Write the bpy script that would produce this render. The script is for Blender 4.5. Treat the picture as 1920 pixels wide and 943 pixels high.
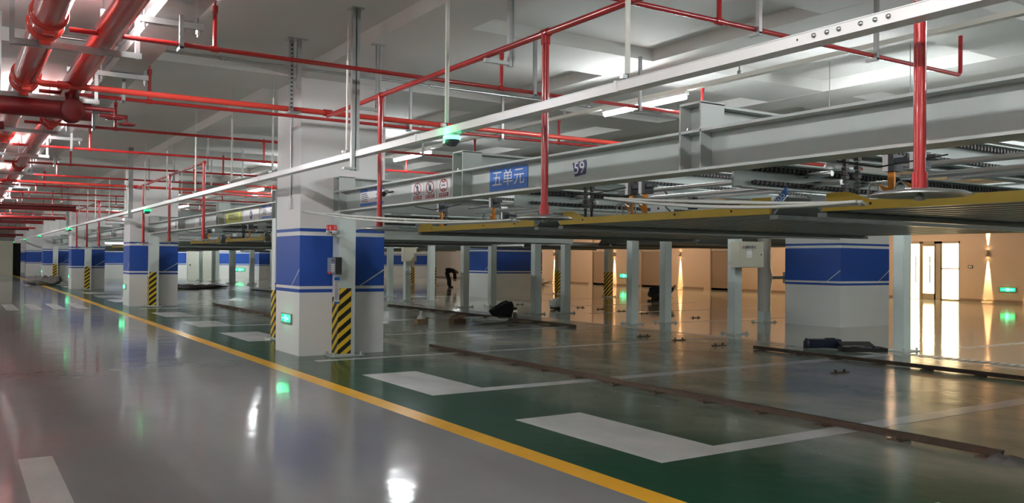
import bpy, bmesh, math, random
from mathutils import Vector, Matrix
R = math.radians
PI = math.pi
rnd = random.Random(7)
for o in list(bpy.data.objects): bpy.data.objects.remove(o)
SC = bpy.context.scene
COL = SC.collection

# ------------------------------------------------------------------ camera
YAW, PITCH, ROLL, FPX, EYE = 0.573478, 0.0105558, 0.0085, 1610.0, 1.6
fw = Vector((math.sin(YAW)*math.cos(PITCH), math.cos(YAW)*math.cos(PITCH), math.sin(PITCH)))
rt = Vector((math.cos(YAW), -math.sin(YAW), 0)); up = rt.cross(fw)
r2 = rt*math.cos(ROLL)+up*math.sin(ROLL); u2 = -rt*math.sin(ROLL)+up*math.cos(ROLL)
cd = bpy.data.cameras.new('camera'); cam = bpy.data.objects.new('camera', cd); COL.objects.link(cam)
cd.sensor_width = 36; cd.lens = 36*FPX/1920; cd.clip_start = .05; cd.clip_end = 400
M3 = Matrix((r2, u2, -fw)).transposed()
cam.matrix_world = Matrix.Translation((0, 0, EYE)) @ M3.to_4x4()
SC.camera = cam
# ------------------------------------------------------------------ view, world
SC.view_settings.view_transform = 'Standard'; SC.view_settings.look = 'None'
SC.view_settings.gamma = 1; SC.view_settings.use_curve_mapping = False
SC.view_settings.exposure = 1.22
TUBE_E = 60.0        # emission of the ceiling tubes
SCONCE_W = 2600.0     # watts of each wall light beam
DOOR_E = 4.0
w = bpy.data.worlds.new('world'); SC.world = w; w.use_nodes = True
w.node_tree.nodes['Background'].inputs[0].default_value = (.75, .82, .9, 1)
w.node_tree.nodes['Background'].inputs[1].default_value = .05
SC.cycles.use_denoising = True
SC.cycles.max_bounces = 8; SC.cycles.diffuse_bounces = 5; SC.cycles.glossy_bounces = 4
SC.cycles.sample_clamp_indirect = 6.0; SC.cycles.sample_clamp_direct = 0
SC.cycles.caustics_reflective = False; SC.cycles.caustics_refractive = False
try: SC.cycles.use_light_tree = True
except Exception: pass

# ------------------------------------------------------------------ materials
MT = {}
def pm(name, col, rough=.5, metal=0., spec=.5, var=0., vs=3., bump=0., bs=8., emit=None, es=0., coat=0.):
    m = bpy.data.materials.new(name); m.use_nodes = True; nt = m.node_tree; b = nt.nodes['Principled BSDF']
    b.inputs['Base Color'].default_value = (*col, 1); b.inputs['Roughness'].default_value = rough
    b.inputs['Metallic'].default_value = metal; b.inputs['Specular IOR Level'].default_value = spec
    b.inputs['Coat Weight'].default_value = coat
    if emit: b.inputs['Emission Color'].default_value = (*emit, 1); b.inputs['Emission Strength'].default_value = es
    if var or bump:
        g = nt.nodes.new('ShaderNodeNewGeometry')
        n = nt.nodes.new('ShaderNodeTexNoise'); n.inputs['Scale'].default_value = vs; n.inputs['Detail'].default_value = 5
        nt.links.new(g.outputs['Position'], n.inputs['Vector'])
        if var:
            mx = nt.nodes.new('ShaderNodeMixRGB'); mx.inputs[1].default_value = (*[c*(1-var) for c in col], 1)
            mx.inputs[2].default_value = (*[min(1, c*(1+var)) for c in col], 1)
            nt.links.new(n.outputs['Fac'], mx.inputs[0]); nt.links.new(mx.outputs[0], b.inputs['Base Color'])
        if bump:
            n2 = nt.nodes.new('ShaderNodeTexNoise'); n2.inputs['Scale'].default_value = bs; n2.inputs['Detail'].default_value = 3
            nt.links.new(g.outputs['Position'], n2.inputs['Vector'])
            bp = nt.nodes.new('ShaderNodeBump'); bp.inputs['Strength'].default_value = bump; bp.inputs['Distance'].default_value = .02
            nt.links.new(n2.outputs['Fac'], bp.inputs['Height']); nt.links.new(bp.outputs[0], b.inputs['Normal'])
    MT[name] = m; return m
pm('white_wall', (.76, .755, .74), .75, var=.04, vs=2, bump=.08, bs=30)
pm('ceiling_paint', (.70, .70, .67), .85, var=.05, vs=.6)
pm('blue_paint', (.012, .072, .36), .55, var=.06, vs=1.5)
pm('steel_paint', (.47, .51, .485), .38, var=.08, vs=2.5, spec=.4)
pm('steel_white', (.60, .66, .63), .42, var=.06, vs=2.5)
pm('galvanised', (.42, .43, .42), .34, metal=.85, var=.18, vs=9)
pm('bright_steel', (.72, .73, .72), .22, metal=.95, var=.1, vs=6)
pm('red_paint', (.42, .022, .022), .22, var=.15, vs=3, coat=.3)
pm('red_dark', (.20, .012, .014), .35, var=.15, vs=3)
pm('red_bright', (.62, .055, .04), .20, var=.18, vs=2.2, coat=.2)
pm('yellow_paint', (.56, .37, .03), .45, var=.1, vs=4)
pm('orange_hook', (.80, .30, .04), .5)
pm('tray_white', (.84, .84, .81), .3, spec=.6)
pm('rod_white', (.70, .70, .62), .5)
pm('black', (.012, .012, .012), .5)
pm('dark_grey', (.06, .065, .075), .5)
pm('chain_dark', (.035, .03, .028), .45, metal=.4)
pm('rust', (.11, .075, .05), .7, var=.4, vs=14)
pm('beige_box', (.50, .48, .38), .45)
pm('light_box', (.60, .62, .60), .45)
pm('beige_wall', (.52, .40, .31), .6, var=.05, vs=1)
pm('beige_dark', (.26, .185, .135), .6)
pm('paint_white', (.60, .61, .59), .3, var=.08, vs=4)
pm('hazard_yellow', (.62, .42, .03), .5)
pm('sign_blue', (.02, .15, .55), .4)
pm('sign_navy', (.015, .01, .10), .4)
pm('sign_white', (.78, .76, .76), .4)
pm('sign_red', (.36, .03, .03), .45)
pm('sign_yellow', (.62, .62, .08), .45)
pm('ink', (.10, .12, .18), .6)
pm('led_green', (.02, .3, .1), .4, emit=(.0, 1, .22), es=1.1)
pm('led_mint', (.1, .6, .4), .4, emit=(.15, 1, .5), es=1.5)
pm('exit_grey', (.30, .33, .31), .3, metal=.3)
pm('tube', (1, 1, 1), .4, emit=(.93, .98, 1), es=TUBE_E)
pm('tube_driveway', (1, 1, 1), .4, emit=(.95, .98, 1), es=TUBE_E*1.6)
pm('lit_window', (.9, .95, 1), .4, emit=(.9, .95, 1), es=2.0)
pm('door_glow', (1, .85, .6), .3, emit=(1, .78, .42), es=DOOR_E)
pm('sconce_glow', (1, .85, .6), .3, emit=(1, .66, .33), es=14)
pm('alarm_red', (.55, .03, .03), .25, coat=.4)
pm('plastic_grey', (.22, .25, .29), .4)
pm('carton', (.30, .19, .11), .8)
pm('carton_dark', (.12, .07, .04), .8)
pm('thin_plastic', (.52, .54, .49), .3, bump=.5, bs=20)
pm('cloth_black', (.010, .010, .012), .9)
pm('cloth_navy', (.018, .028, .042), .9)
pm('cloth_grey', (.035, .032, .028), .9)
pm('skin', (.35, .19, .13), .6)
pm('hair', (.01, .009, .008), .6)
pm('case_navy', (.012, .018, .045), .45)
pm('case_black', (.018, .014, .014), .5)
pm('rubble', (.16, .15, .135), .9, var=.6, vs=8)
pm('glove', (.30, .28, .27), .85)
pm('pale_green_booth', (.50, .50, .39), .6)
pm('frame_metal', (.42, .34, .25), .35, metal=.3)
pm('door_panel', (.50, .50, .44), .5)
pm('pipe_grey', (.42, .44, .40), .35)

def plastic_wrap():
    m = bpy.data.materials.new('wrap'); m.use_nodes = True; b = m.node_tree.nodes['Principled BSDF']
    b.inputs['Base Color'].default_value = (.45, .42, .38, 1); b.inputs['Roughness'].default_value = .25
    MT['wrap'] = m
plastic_wrap()

def stripes_mat(name, a, c, scale, direction):
    m = bpy.data.materials.new(name); m.use_nodes = True; nt = m.node_tree; b = nt.nodes['Principled BSDF']
    g = nt.nodes.new('ShaderNodeNewGeometry'); d = nt.nodes.new('ShaderNodeVectorMath'); d.operation = 'DOT_PRODUCT'
    d.inputs[1].default_value = direction; nt.links.new(g.outputs['Position'], d.inputs[0])
    s = nt.nodes.new('ShaderNodeMath'); s.operation = 'MULTIPLY'; s.inputs[1].default_value = scale; nt.links.new(d.outputs['Value'], s.inputs[0])
    f = nt.nodes.new('ShaderNodeMath'); f.operation = 'FRACT'; nt.links.new(s.outputs[0], f.inputs[0])
    t = nt.nodes.new('ShaderNodeMath'); t.operation = 'GREATER_THAN'; t.inputs[1].default_value = .5; nt.links.new(f.outputs[0], t.inputs[0])
    mx = nt.nodes.new('ShaderNodeMixRGB'); mx.inputs[1].default_value = (*a, 1); mx.inputs[2].default_value = (*c, 1)
    nt.links.new(t.outputs[0], mx.inputs[0]); nt.links.new(mx.outputs[0], b.inputs['Base Color']); b.inputs['Roughness'].default_value = .5
    MT[name] = m
stripes_mat('hazard', (.75, .52, .03), (.012, .012, .012), 5.6, (-.8, .8, 1))

def corrugated():
    m = pm('pallet_deck', (.25, .27, .26), .38, metal=.3)
    nt = m.node_tree; b = nt.nodes['Principled BSDF']
    g = nt.nodes.new('ShaderNodeNewGeometry'); n = nt.nodes.new('ShaderNodeTexNoise'); n.inputs['Scale'].default_value = 2
    nt.links.new(g.outputs['Position'], n.inputs['Vector'])
    mr = nt.nodes.new('ShaderNodeMapRange'); mr.inputs[3].default_value = .28; mr.inputs[4].default_value = .45
    nt.links.new(n.outputs['Fac'], mr.inputs[0]); nt.links.new(mr.outputs[0], b.inputs['Roughness'])
corrugated()

def floor_mat(name, c1, c2, scale, rough, bump, xmix=None, c3=None, spec=.2):
    """epoxy floor: two mottled colours, optional third colour taking over with a ragged edge across x"""
    m = bpy.data.materials.new(name); m.use_nodes = True; nt = m.node_tree; b = nt.nodes['Principled BSDF']
    N = nt.nodes.new; Lk = nt.links.new
    g = N('ShaderNodeNewGeometry')
    mp = N('ShaderNodeMapping'); mp.inputs['Scale'].default_value = (1, .55, 1); Lk(g.outputs['Position'], mp.inputs['Vector'])
    n = N('ShaderNodeTexNoise'); n.inputs['Scale'].default_value = scale; n.inputs['Detail'].default_value = 6; n.inputs['Roughness'].default_value = .6
    Lk(mp.outputs[0], n.inputs['Vector'])
    cr = N('ShaderNodeValToRGB'); cr.color_ramp.elements[0].position = .36; cr.color_ramp.elements[1].position = .64
    cr.color_ramp.elements[0].color = (*c1, 1); cr.color_ramp.elements[1].color = (*c2, 1)
    Lk(n.outputs['Fac'], cr.inputs[0]); last = cr.outputs[0]
    if xmix:
        sx = N('ShaderNodeSeparateXYZ'); Lk(g.outputs['Position'], sx.inputs[0])
        n3 = N('ShaderNodeTexNoise'); n3.inputs['Scale'].default_value = .7; n3.inputs['Detail'].default_value = 7; Lk(g.outputs['Position'], n3.inputs['Vector'])
        ad = N('ShaderNodeMath'); ad.operation = 'MULTIPLY_ADD'; ad.inputs[1].default_value = xmix[2]; Lk(n3.outputs['Fac'], ad.inputs[0]); Lk(sx.outputs['X'], ad.inputs[2])
        mr = N('ShaderNodeMapRange'); mr.inputs[1].default_value = xmix[0]+xmix[2]*.5; mr.inputs[2].default_value = xmix[1]+xmix[2]*.5; Lk(ad.outputs[0], mr.inputs[0])
        mx = N('ShaderNodeMixRGB'); mx.inputs[1].default_value = (*c3, 1); Lk(mr.outputs[0], mx.inputs[0]); Lk(last, mx.inputs[2]); last = mx.outputs[0]
    Lk(last, b.inputs['Base Color'])
    b.inputs['Specular IOR Level'].default_value = spec
    n2 = N('ShaderNodeTexNoise'); n2.inputs['Scale'].default_value = 1.6; n2.inputs['Detail'].default_value = 4; Lk(g.outputs['Position'], n2.inputs['Vector'])
    mr2 = N('ShaderNodeMapRange'); mr2.inputs[3].default_value = rough[0]; mr2.inputs[4].default_value = rough[1]; Lk(n2.outputs['Fac'], mr2.inputs[0])
    Lk(mr2.outputs[0], b.inputs['Roughness'])
    n4 = N('ShaderNodeTexNoise'); n4.inputs['Scale'].default_value = 2.6; n4.inputs['Detail'].default_value = 2; Lk(g.outputs['Position'], n4.inputs['Vector'])
    bp = N('ShaderNodeBump'); bp.inputs['Strength'].default_value = bump; bp.inputs['Distance'].default_value = .02; Lk(n4.outputs['Fac'], bp.inputs['Height'])
    Lk(bp.outputs[0], b.inputs['Normal'])
    MT[name] = m
floor_mat('floor_grey', (.23, .23, .235), (.28, .275, .27), .45, (.05, .14), .12, spec=.12)
floor_mat('floor_green', (.006, .055, .026), (.014, .075, .042), .8, (.08, .25), .12)
floor_mat('floor_bay', (.14, .19, .14), (.36, .35, .28), .8, (.08, .28), .14, xmix=(5.5, 7.1, 1.8), c3=(.008, .06, .03))
floor_mat('floor_pale', (.30, .35, .29), (.44, .42, .35), .5, (.04, .11), .10, spec=.4)
floor_mat('floor_yellow', (.85, .42, .03), (.90, .47, .04), 1.2, (.12, .3), .1)
floor_mat('floor_white', (.52, .53, .51), (.64, .64, .62), 2.0, (.12, .3), .1)

# ------------------------------------------------------------------ mesh helpers
class MB:
    def __init__(s): s.v = []; s.f = []; s.m = []; s.s = []
    def add(s, vs, fs, m=0, smooth=False):
        k = len(s.v); s.v += [tuple(v) for v in vs]
        for f in fs: s.f.append([i+k for i in f]); s.m.append(m); s.s.append(smooth)
        return s
    def box(s, x0, x1, y0, y1, z0, z1, m=0):
        if x0 > x1: x0, x1 = x1, x0
        if y0 > y1: y0, y1 = y1, y0
        if z0 > z1: z0, z1 = z1, z0
        v = [(x, y, z) for z in (z0, z1) for y in (y0, y1) for x in (x0, x1)]
        return s.add(v, [(0, 2, 3, 1), (4, 5, 7, 6), (0, 1, 5, 4), (2, 6, 7, 3), (0, 4, 6, 2), (1, 3, 7, 5)], m)
    def obox(s, c, size, rot, m=0):
        h = [d/2 for d in size]; c = Vector(c)
        v = [c + rot @ Vector((x*h[0], y*h[1], z*h[2])) for z in (-1, 1) for y in (-1, 1) for x in (-1, 1)]
        return s.add(v, [(0, 2, 3, 1), (4, 5, 7, 6), (0, 1, 5, 4), (2, 6, 7, 3), (0, 4, 6, 2), (1, 3, 7, 5)], m)
    def quad(s, a, b, c, d, m=0): return s.add([a, b, c, d], [(0, 1, 2, 3)], m)
    def tube(s, pts, r, n=12, m=0, cap=True):
        pts = [Vector(p) for p in pts]; rings = []; L = len(pts)
        rr = r if isinstance(r, (list, tuple)) else [r]*L
        t0 = (pts[1]-pts[0]).normalized(); a = Vector((0, 0, 1)) if abs(t0.z) < .9 else Vector((1, 0, 0))
        u = t0.cross(a).normalized()
        vs = []
        for i, p in enumerate(pts):
            if i == 0: t = t0
            elif i == L-1: t = (pts[i]-pts[i-1]).normalized()
            else: t = ((pts[i+1]-p).normalized()+(p-pts[i-1]).normalized()).normalized()
            u = (u - t*u.dot(t)).normalized(); w_ = t.cross(u)
            for k in range(n):
                an = 2*PI*k/n; vs.append(p+(u*math.cos(an)+w_*math.sin(an))*rr[i])
        fs = [(i*n+k, i*n+(k+1) % n, (i+1)*n+(k+1) % n, (i+1)*n+k) for i in range(L-1) for k in range(n)]
        s.add(vs, fs, m, True)
        if cap:
            s.add(vs[:n], [tuple(range(n))[::-1]], m); s.add(vs[-n:], [tuple(range(n))], m)
        return s
    def cyl(s, p0, p1, r, n=14, m=0): return s.tube([p0, p1], r, n, m)
    def lathe(s, c, prof, n=24, m=0, axis='z', smooth=True):
        c = Vector(c); vs = []
        for (r, h) in prof:
            for k in range(n):
                a = 2*PI*k/n
                v = (r*math.cos(a), r*math.sin(a), h)
                if axis == 'x': v = (h, v[0], v[1])
                if axis == 'y': v = (v[0], h, v[1])
                vs.append(c+Vector(v))
        fs = [(i*n+k, i*n+(k+1) % n, (i+1)*n+(k+1) % n, (i+1)*n+k) for i in range(len(prof)-1) for k in range(n)]
        return s.add(vs, fs, m, smooth)
    def prism(s, poly, axis, a, b, m=0):
        """poly in the two other axes (in xyz order), extruded along axis from a to b"""
        def P(u, v, t):
            return {'x': (t, u, v), 'y': (u, t, v), 'z': (u, v, t)}[axis]
        n = len(poly); vs = [P(u, v, a) for u, v in poly]+[P(u, v, b) for u, v in poly]
        return s.add(vs, [tuple(range(n))[::-1], tuple(range(n, 2*n))]+[(i, (i+1) % n, n+(i+1) % n, n+i) for i in range(n)], m)
    def build(s, name, mats, parent=None, bevel=0.):
        mats = mats if isinstance(mats, (list, tuple)) else [mats]
        me = bpy.data.meshes.new(name)
        off = Vector((0, 0, 0)); p = parent
        while p is not None: off += p.location; p = p.parent
        me.from_pydata([tuple(Vector(v)-off) for v in s.v], [], s.f)
        for m in mats: me.materials.append(MT[m])
        for i, pl in enumerate(me.polygons): pl.material_index = s.m[i]; pl.use_smooth = s.s[i]
        me.update()
        bm = bmesh.new(); bm.from_mesh(me); bmesh.ops.recalc_face_normals(bm, faces=bm.faces); bm.to_mesh(me); bm.free()
        o = bpy.data.objects.new(name, me); COL.objects.link(o)
        if parent is not None: o.parent = parent
        if bevel:
            b = o.modifiers.new('bevel', 'BEVEL'); b.width = bevel; b.segments = 2; b.limit_method = 'ANGLE'
        return o
def tag(o, label=None, cat=None, group=None, kind=None):
    if label: o['label'] = label
    if cat: o['category'] = cat
    if group: o['group'] = group
    if kind: o['kind'] = kind
    return o
def thing(name, label, cat, loc=(0, 0, 0), group=None):
    o = bpy.data.objects.new(name, None); COL.objects.link(o); o.location = loc; o.empty_display_size = .2
    return tag(o, label, cat, group)
def struct(name, mb, mats): return tag(mb.build(name, mats), kind='structure')
def text(name, body, size, mat, org, xa, ya, parent, depth=.002, sx=1.0):
    c = bpy.data.curves.new(name, 'FONT'); c.body = body; c.size = size; c.align_x = 'CENTER'; c.align_y = 'CENTER'; c.extrude = depth
    t = bpy.data.objects.new('tmp', c); COL.objects.link(t); bpy.context.view_layer.update()
    me = bpy.data.meshes.new_from_object(t); bpy.data.objects.remove(t)
    X = Vector(xa); Y = Vector(ya); Z = X.cross(Y); off = Vector((0, 0, 0)); p = parent
    while p is not None: off += p.location; p = p.parent
    for v in me.vertices:
        q = v.co.copy(); v.co = Vector(org)-off+X*q.x*sx+Y*q.y+Z*q.z
    me.materials.clear(); me.materials.append(MT[mat])
    o = bpy.data.objects.new(name, me); COL.objects.link(o); o.parent = parent; return o
def copy_tree(o, parent=None):
    c = o.copy(); COL.objects.link(c)
    if parent is not None: c.parent = parent
    for ch in list(o.children): copy_tree(ch, c)
    return c
def ibeam(mb, axis, a, b, c, z0, z1, wd, tf=.022, tw=.016, m=0):
    """I section running along axis from a to b, centred at c on the other axis"""
    def B(u0, u1, zz0, zz1):
        if axis == 'y': mb.box(c+u0, c+u1, a, b, zz0, zz1, m)
        else: mb.box(a, b, c+u0, c+u1, zz0, zz1, m)
    B(-wd/2, wd/2, z0, z0+tf); B(-wd/2, wd/2, z1-tf, z1); B(-tw/2, tw/2, z0+tf, z1-tf)
LEFTX, LEFTY = (0, -1, 0), (0, 0, 1)      # writing on a face that looks to -x
FRONX, FRONY = (1, 0, 0), (0, 0, 1)       # writing on a face that looks to -y
ORD = ['first', 'second', 'third', 'fourth', 'fifth', 'sixth', 'seventh', 'eighth', 'ninth', 'tenth', 'eleventh', 'twelfth', 'thirteenth', 'fourteenth', 'fifteenth', 'sixteenth', 'seventeenth', 'eighteenth', 'nineteenth', 'twentieth']

# ------------------------------------------------------------------ floor (paint is part of it)
PX, PY, PY1 = 4.72, 13.72, 14.95
ROWY = [13.72, 30.28, 47.3, 63.9, 80.6, 97.2]
f = MB()
YA, YB = -12, 125
def patch(x0, x1, y0, y1, m, z=0.0, nx=1): f.quad((x0, y0, z), (x1, y0, z), (x1, y1, z), (x0, y1, z), m)
patch(-6, 3.88, YA, YB, 0); patch(3.88, 4.1, YA, YB, 4); patch(4.1, 5.5, YA, YB, 1)
patch(5.5, 13.65, YA, YB, 2); patch(13.65, 13.88, YA, YB, 5); patch(13.88, 42, YA, YB, 3)
zz = .002
blocks = [(1.15, 3.3), (5.1, 7.24), (9.02, 11.12), (16.65, 18.8), (20.62, 22.5), (24.45, 26.6),
          (33.3, 35.4), (37.2, 39.2), (41.1, 43.2), (50.2, 52.3), (54.2, 56.2), (58.1, 60.2)]
for (a, b) in blocks:
    f.box(4.73, 5.55, a, b, 0, zz, 5); f.box(5.55, 13.65, a, a+.24, 0, zz, 5)
for y in (12.88, 28.7, 45.3, 62): f.box(4.74, 13.65, y, y+.17, 0, zz, 5)
for y in (5.1, 9.02, 16.65, 20.62, 24.45, 28.7, 33.3, 37.2, 41.1): f.box(16.2, 24.5, y, y+.2, 0, zz, 5)
f.box(.42, .66, 5.4, 7.8, 0, zz, 5)                       # centre dash
for i in range(5): f.add([(1.24+.63*(i-1)-.63*0, 29.4, zz), (1.57+.63*(i-1), 29.4, zz), (1.57+.63*(i-1), 33.0, zz), (1.24+.63*(i-1), 33.0, zz)], [(0, 1, 2, 3)], 5)
struct('floor', f, ['floor_grey', 'floor_green', 'floor_bay', 'floor_pale', 'floor_yellow', 'floor_white'])

# ------------------------------------------------------------------ ceiling with beams
c = MB(); SL, BB = 4.77, 4.58
c.box(-6, 42, YA, YB, SL, SL+.2)
def yb(x0, x1): c.box(x0, x1, YA, YB, BB, SL)
for x0, x1 in ((4.72, 5.53), (8.66, 9.45), (12.6, 13.4), (16.4, 17.2), (20.4, 21.2), (24.4, 25.2), (28.4, 29.2), (32.4, 33.2)): yb(x0, x1)
yc = -2.94
while yc < 120:
    c.box(-6 if abs(((yc-13.7) % 16.7)) < .5 else 4.735, 42, yc, yc+1.2, BB+.002, SL)
    yc += 4.175
struct('ceiling', c, ['ceiling_paint'])

# ------------------------------------------------------------------ outer walls
def band(mb, plane, k, a, b, wm=0, bm_=1, off=.004):
    """painted band on a flat face: blue stripe, main band, lower stripe"""
    for z0, z1 in ((2.052, 2.104), (1.15, 1.985), (1.045, 1.10)):
        if plane == 'y': mb.quad((a, k-off, z0), (b, k-off, z0), (b, k-off, z1), (a, k-off, z1), bm_)
        else: mb.quad((k-off, a, z0), (k-off, b, z0), (k-off, b, z1), (k-off, a, z1), bm_)
m = MB(); m.box(6.8, 38.2, 70, 70.3, 0, SL)
for a, b in ((6.8, 15.0), (17.0, 21.2), (22.3, 24.0), (26.5, 36)): band(m, 'y', 70, a, b)
struct('wall_far', m, ['white_wall', 'blue_paint'])
m = MB(); m.box(6.8, 7.1, 70.3, 118, 0, SL); struct('wall_side', m, ['white_wall'])
m = MB(); m.box(-6, 7.1, 118, 118.3, 0, SL); struct('wall_end', m, ['white_wall'])
m = MB(); m.box(-6.3, -6, YA, 118, 0, SL); struct('wall_left', m, ['white_wall'])
m = MB(); m.box(-6, 42, YA-.3, YA, 0, SL); struct('wall_near', m, ['white_wall'])
m = MB()
for k in range(4): m.box(9.05+.36*k, 9.37+.36*k, 69.97, 70, 2.62, 2.98)
struct('window_1', m, ['lit_window'])
# right wall with opening for the glass doors
WX = 36.8
m = MB()
for y0, y1, z0, z1 in ((YA, 20.9, 0, SL), (20.9, 23.6, 2.62, SL), (23.6, 70, 0, SL)): m.box(WX, WX+.3, y0, y1, z0, z1)
for y0, y1 in ((24.6, 25.0), (28.6, 29.0), (35.6, 36.1), (42.0, 42.5), (49.3, 49.8), (46.6, 47.0)): m.box(WX-.12, WX, y0, y1, 0, SL)
struct('wall_right', m, ['beige_wall'])
# lobby behind the doors
m = MB(); m.box(WX+.3, 42, 20.2, 20.3, 0, 3.2); m.box(WX+.3, 42, 24.3, 24.4, 0, 3.2); m.box(41.8, 42, 20.3, 24.3, 0, 3.2); struct('wall_lobby', m, ['beige_wall'])

# doors (structure)
def glass_door():
    fr = MB(); 
    for y in (20.9, 21.72, 22.02, 22.62, 22.72, 23.52): fr.box(WX+.02, WX+.12, y, y+.07, 0, 2.62)
    fr.box(WX+.02, WX+.12, 20.9, 23.6, 2.52, 2.62); fr.box(WX+.02, WX+.12, 20.9, 21.76, 1.38, 1.43); fr.box(WX+.02, WX+.12, 20.9, 21.76, 0, .06)
    fr.box(WX+.02, WX+.12, 22.05, 22.65, 0, .28); fr.box(WX+.02, WX+.12, 21.76, 22.05, 0, 2.62)
    d = struct('door_1', fr, ['frame_metal'])
    g = MB(); g.box(WX+.06, WX+.09, 20.97, 21.74, .06, 2.52); g.box(WX+.06, WX+.09, 22.09, 22.62, .28, 2.40); g.box(WX+.06, WX+.09, 22.79, 23.52, 0.02, 2.52)
    o = g.build('glass_pane', 'door_glow', d)  # panes emit light themselves, standing in for the lit lobby behind them
    h = MB()
    for y in (22.22, 22.9): h.cyl((WX-.08, y, .75), (WX-.08, y, 1.95), .03); h.cyl((WX-.08, y, .95), (WX+.05, y, .95), .018); h.cyl((WX-.08, y, 1.75), (WX+.05, y, 1.75), .018)
    h.build('pull_handle', 'bright_steel', d)
glass_door()
for i, (y0, y1) in enumerate(((33.9, 36.0), (45.0, 46.6), (54.5, 57.0), (25.6, 28.2), (39.6, 41.6), (49.9, 51.0))):
    d = MB(); d.box(WX-.03, WX, y0, y1, 0, 2.25); o = struct('door_%d' % (i+2), d, ['beige_dark'])
    t = MB(); t.box(WX-.07, WX, y0-.1, y0, 0, 2.35); t.box(WX-.07, WX, y1, y1+.1, 0, 2.35); t.box(WX-.07, WX, y0-.1, y1+.1, 2.25, 2.35); t.build('door_frame', 'frame_metal', o)
# far service doors in the banded wall
for i, (x0, x1) in enumerate(((15.1, 17.0), (21.2, 22.3))):
    d = MB(); d.box(x0, x1, 69.93, 70, 0, 2.35); o = struct('door_%d' % (i+8), d, ['door_panel'])
    h = MB(); h.box(x0+.12, x0+.2, 69.85, 69.93, .98, 1.1); h.build('door_handle', 'black', o)
m = MB(); m.box(WX-.03, WX, YA, 20.9, 0, .12); m.box(WX-.03, WX, 23.6, 70, 0, .12); struct('baseboard_right', m, ['beige_dark'])

# ------------------------------------------------------------------ pillars
def pillar(x0, x1, y0, y1, label, group=None):
    m = MB(); m.box(x0, x1, y0, y1, 0, BB)
    band(m, 'y', y0, x0-.004, x1); band(m, 'x', x0, y0-.004, y1)
    # slanted white hairlines at the right end of each face
    m.quad((x1-.46, y0-.007, 1.15), (x1-.43, y0-.007, 1.15), (x1, y0-.007, 1.41), (x1, y0-.007, 1.44), 2)
    m.quad((x0-.007, y0+.40, 1.15), (x0-.007, y0+.37, 1.15), (x0-.007, y0, 1.41), (x0-.007, y0, 1.44), 2)
    return tag(m.build('pillar', ['white_wall', 'blue_paint', 'paint_white']), label, 'pillar', group)
plab = ['white square pillar with blue band, nearest of the row along the yellow line',
        'white square pillar with blue band, second of the row along the yellow line',
        'white square pillar with blue band, third of the row along the yellow line',
        'white square pillar with blue band, fourth of the row along the yellow line',
        'far white pillar, fifth of the row along the yellow line',
        'far white pillar, sixth of the row along the yellow line']
for i, y in enumerate(ROWY): pillar(PX, PX+1.5, y, y+1.23, plab[i], 'pillars along the driveway')
pillar(18.45, 20.45, 13.5, 15.2, 'wide white pillar with blue band right of the cream control box', 'wide pillars between the lift rows')
pillar(18.9, 21.6, 31.0, 32.9, 'wide white pillar with blue band left of centre, behind two steel posts', 'wide pillars between the lift rows')
pillar(18.9, 21.2, 47.5, 49.2, 'wide white pillar mostly hidden behind the nearest pillar', 'wide pillars between the lift rows')
pillar(18.9, 21.2, 64.0, 65.6, 'farthest wide white pillar seen just left of the nearest pillar', 'wide pillars between the lift rows')

# ------------------------------------------------------------------ ceiling tube lights
def batten(x, y, label, L=1.95, rods=False, z=4.10, hw=.045, tm='tube'):
    t = thing('tube_light', label, 'ceiling light', (x, y, z+.02), 'fluorescent tube lights under the ceiling')
    if rods:
        for yy in (y-L*.35, y+L*.35): m = MB(); m.cyl((x, yy, z+.04), (x, yy, SL), .008, 6); m.build('hanger_rod', 'galvanised', t)
    h = MB(); h.box(x-hw, x+hw, y-L/2, y+L/2, z, z+.052); h.build('housing', 'tray_white', t)
    g = MB(); g.tube([(x, y-L/2+.03, z-.035), (x, y+L/2-.03, z-.035)], .038, 12); g.build('lamp_tube', tm, t)
for i, (y, lb) in enumerate(((2.05, 'lit tube light over the near lift bays, beyond the right edge'), (10.3, 'bright lit tube light above the steel beam right of centre'),
        (18.55, 'lit tube light just right of the nearest pillar'), (26.8, 'lit tube light hidden behind the nearest pillar'),
        (31.4, 'glaring lit tube light over the second lift block, left of the nearest pillar'), (43.2, 'small far lit tube light over the third lift block'), (51.5, 'tiny lit tube light over the fourth lift block'), (60, 'farthest lit tube light'))):
    batten(9.1, y, lb)
batten(11.5, 7.95, 'lit tube light close behind the top edge of the steel beam', rods=True, z=3.98)
batten(11.5, -1.5, 'lit tube light over the nearest bays behind the camera side', rods=True)
for i, y in enumerate((-6, 2, 10.2, 18.4, 26.7, 35, 43.3, 51.6, 60, 76, 92, 108)): batten(1.38, y, 'lit tube light above the second fire main, %s from the near end' % ORD[i], rods=True, hw=.03, z=4.15, tm='tube_driveway')
for i, y in enumerate((-6, 6, 18.4, 31, 43.3, 56, 68, 84)): batten(-4.6, y, 'lit tube light over the bays left of the driveway, %s from the near end' % ORD[i], rods=True)
for i, y in enumerate((27.5, 36.5, 43.0, 60.5)): batten(16.4, y, 'lit tube light over the rear lift row, %s from the cream control box' % ORD[i], rods=True)
for i, (x, y) in enumerate(((30, 60), (35, 62))): batten(x, y, 'added tube light before the right end of the far wall, %s' % ['left one', 'right one'][i], rods=True)  # unseen tubes added to brighten the right end of the far wall
for i, (x, y) in enumerate(((17, 3), (17, -5), (20.8, 7), (20.8, -2))): batten(x, y, 'lit tube light over the open floor beyond the right edge, %s' % ORD[i], rods=True)
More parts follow.
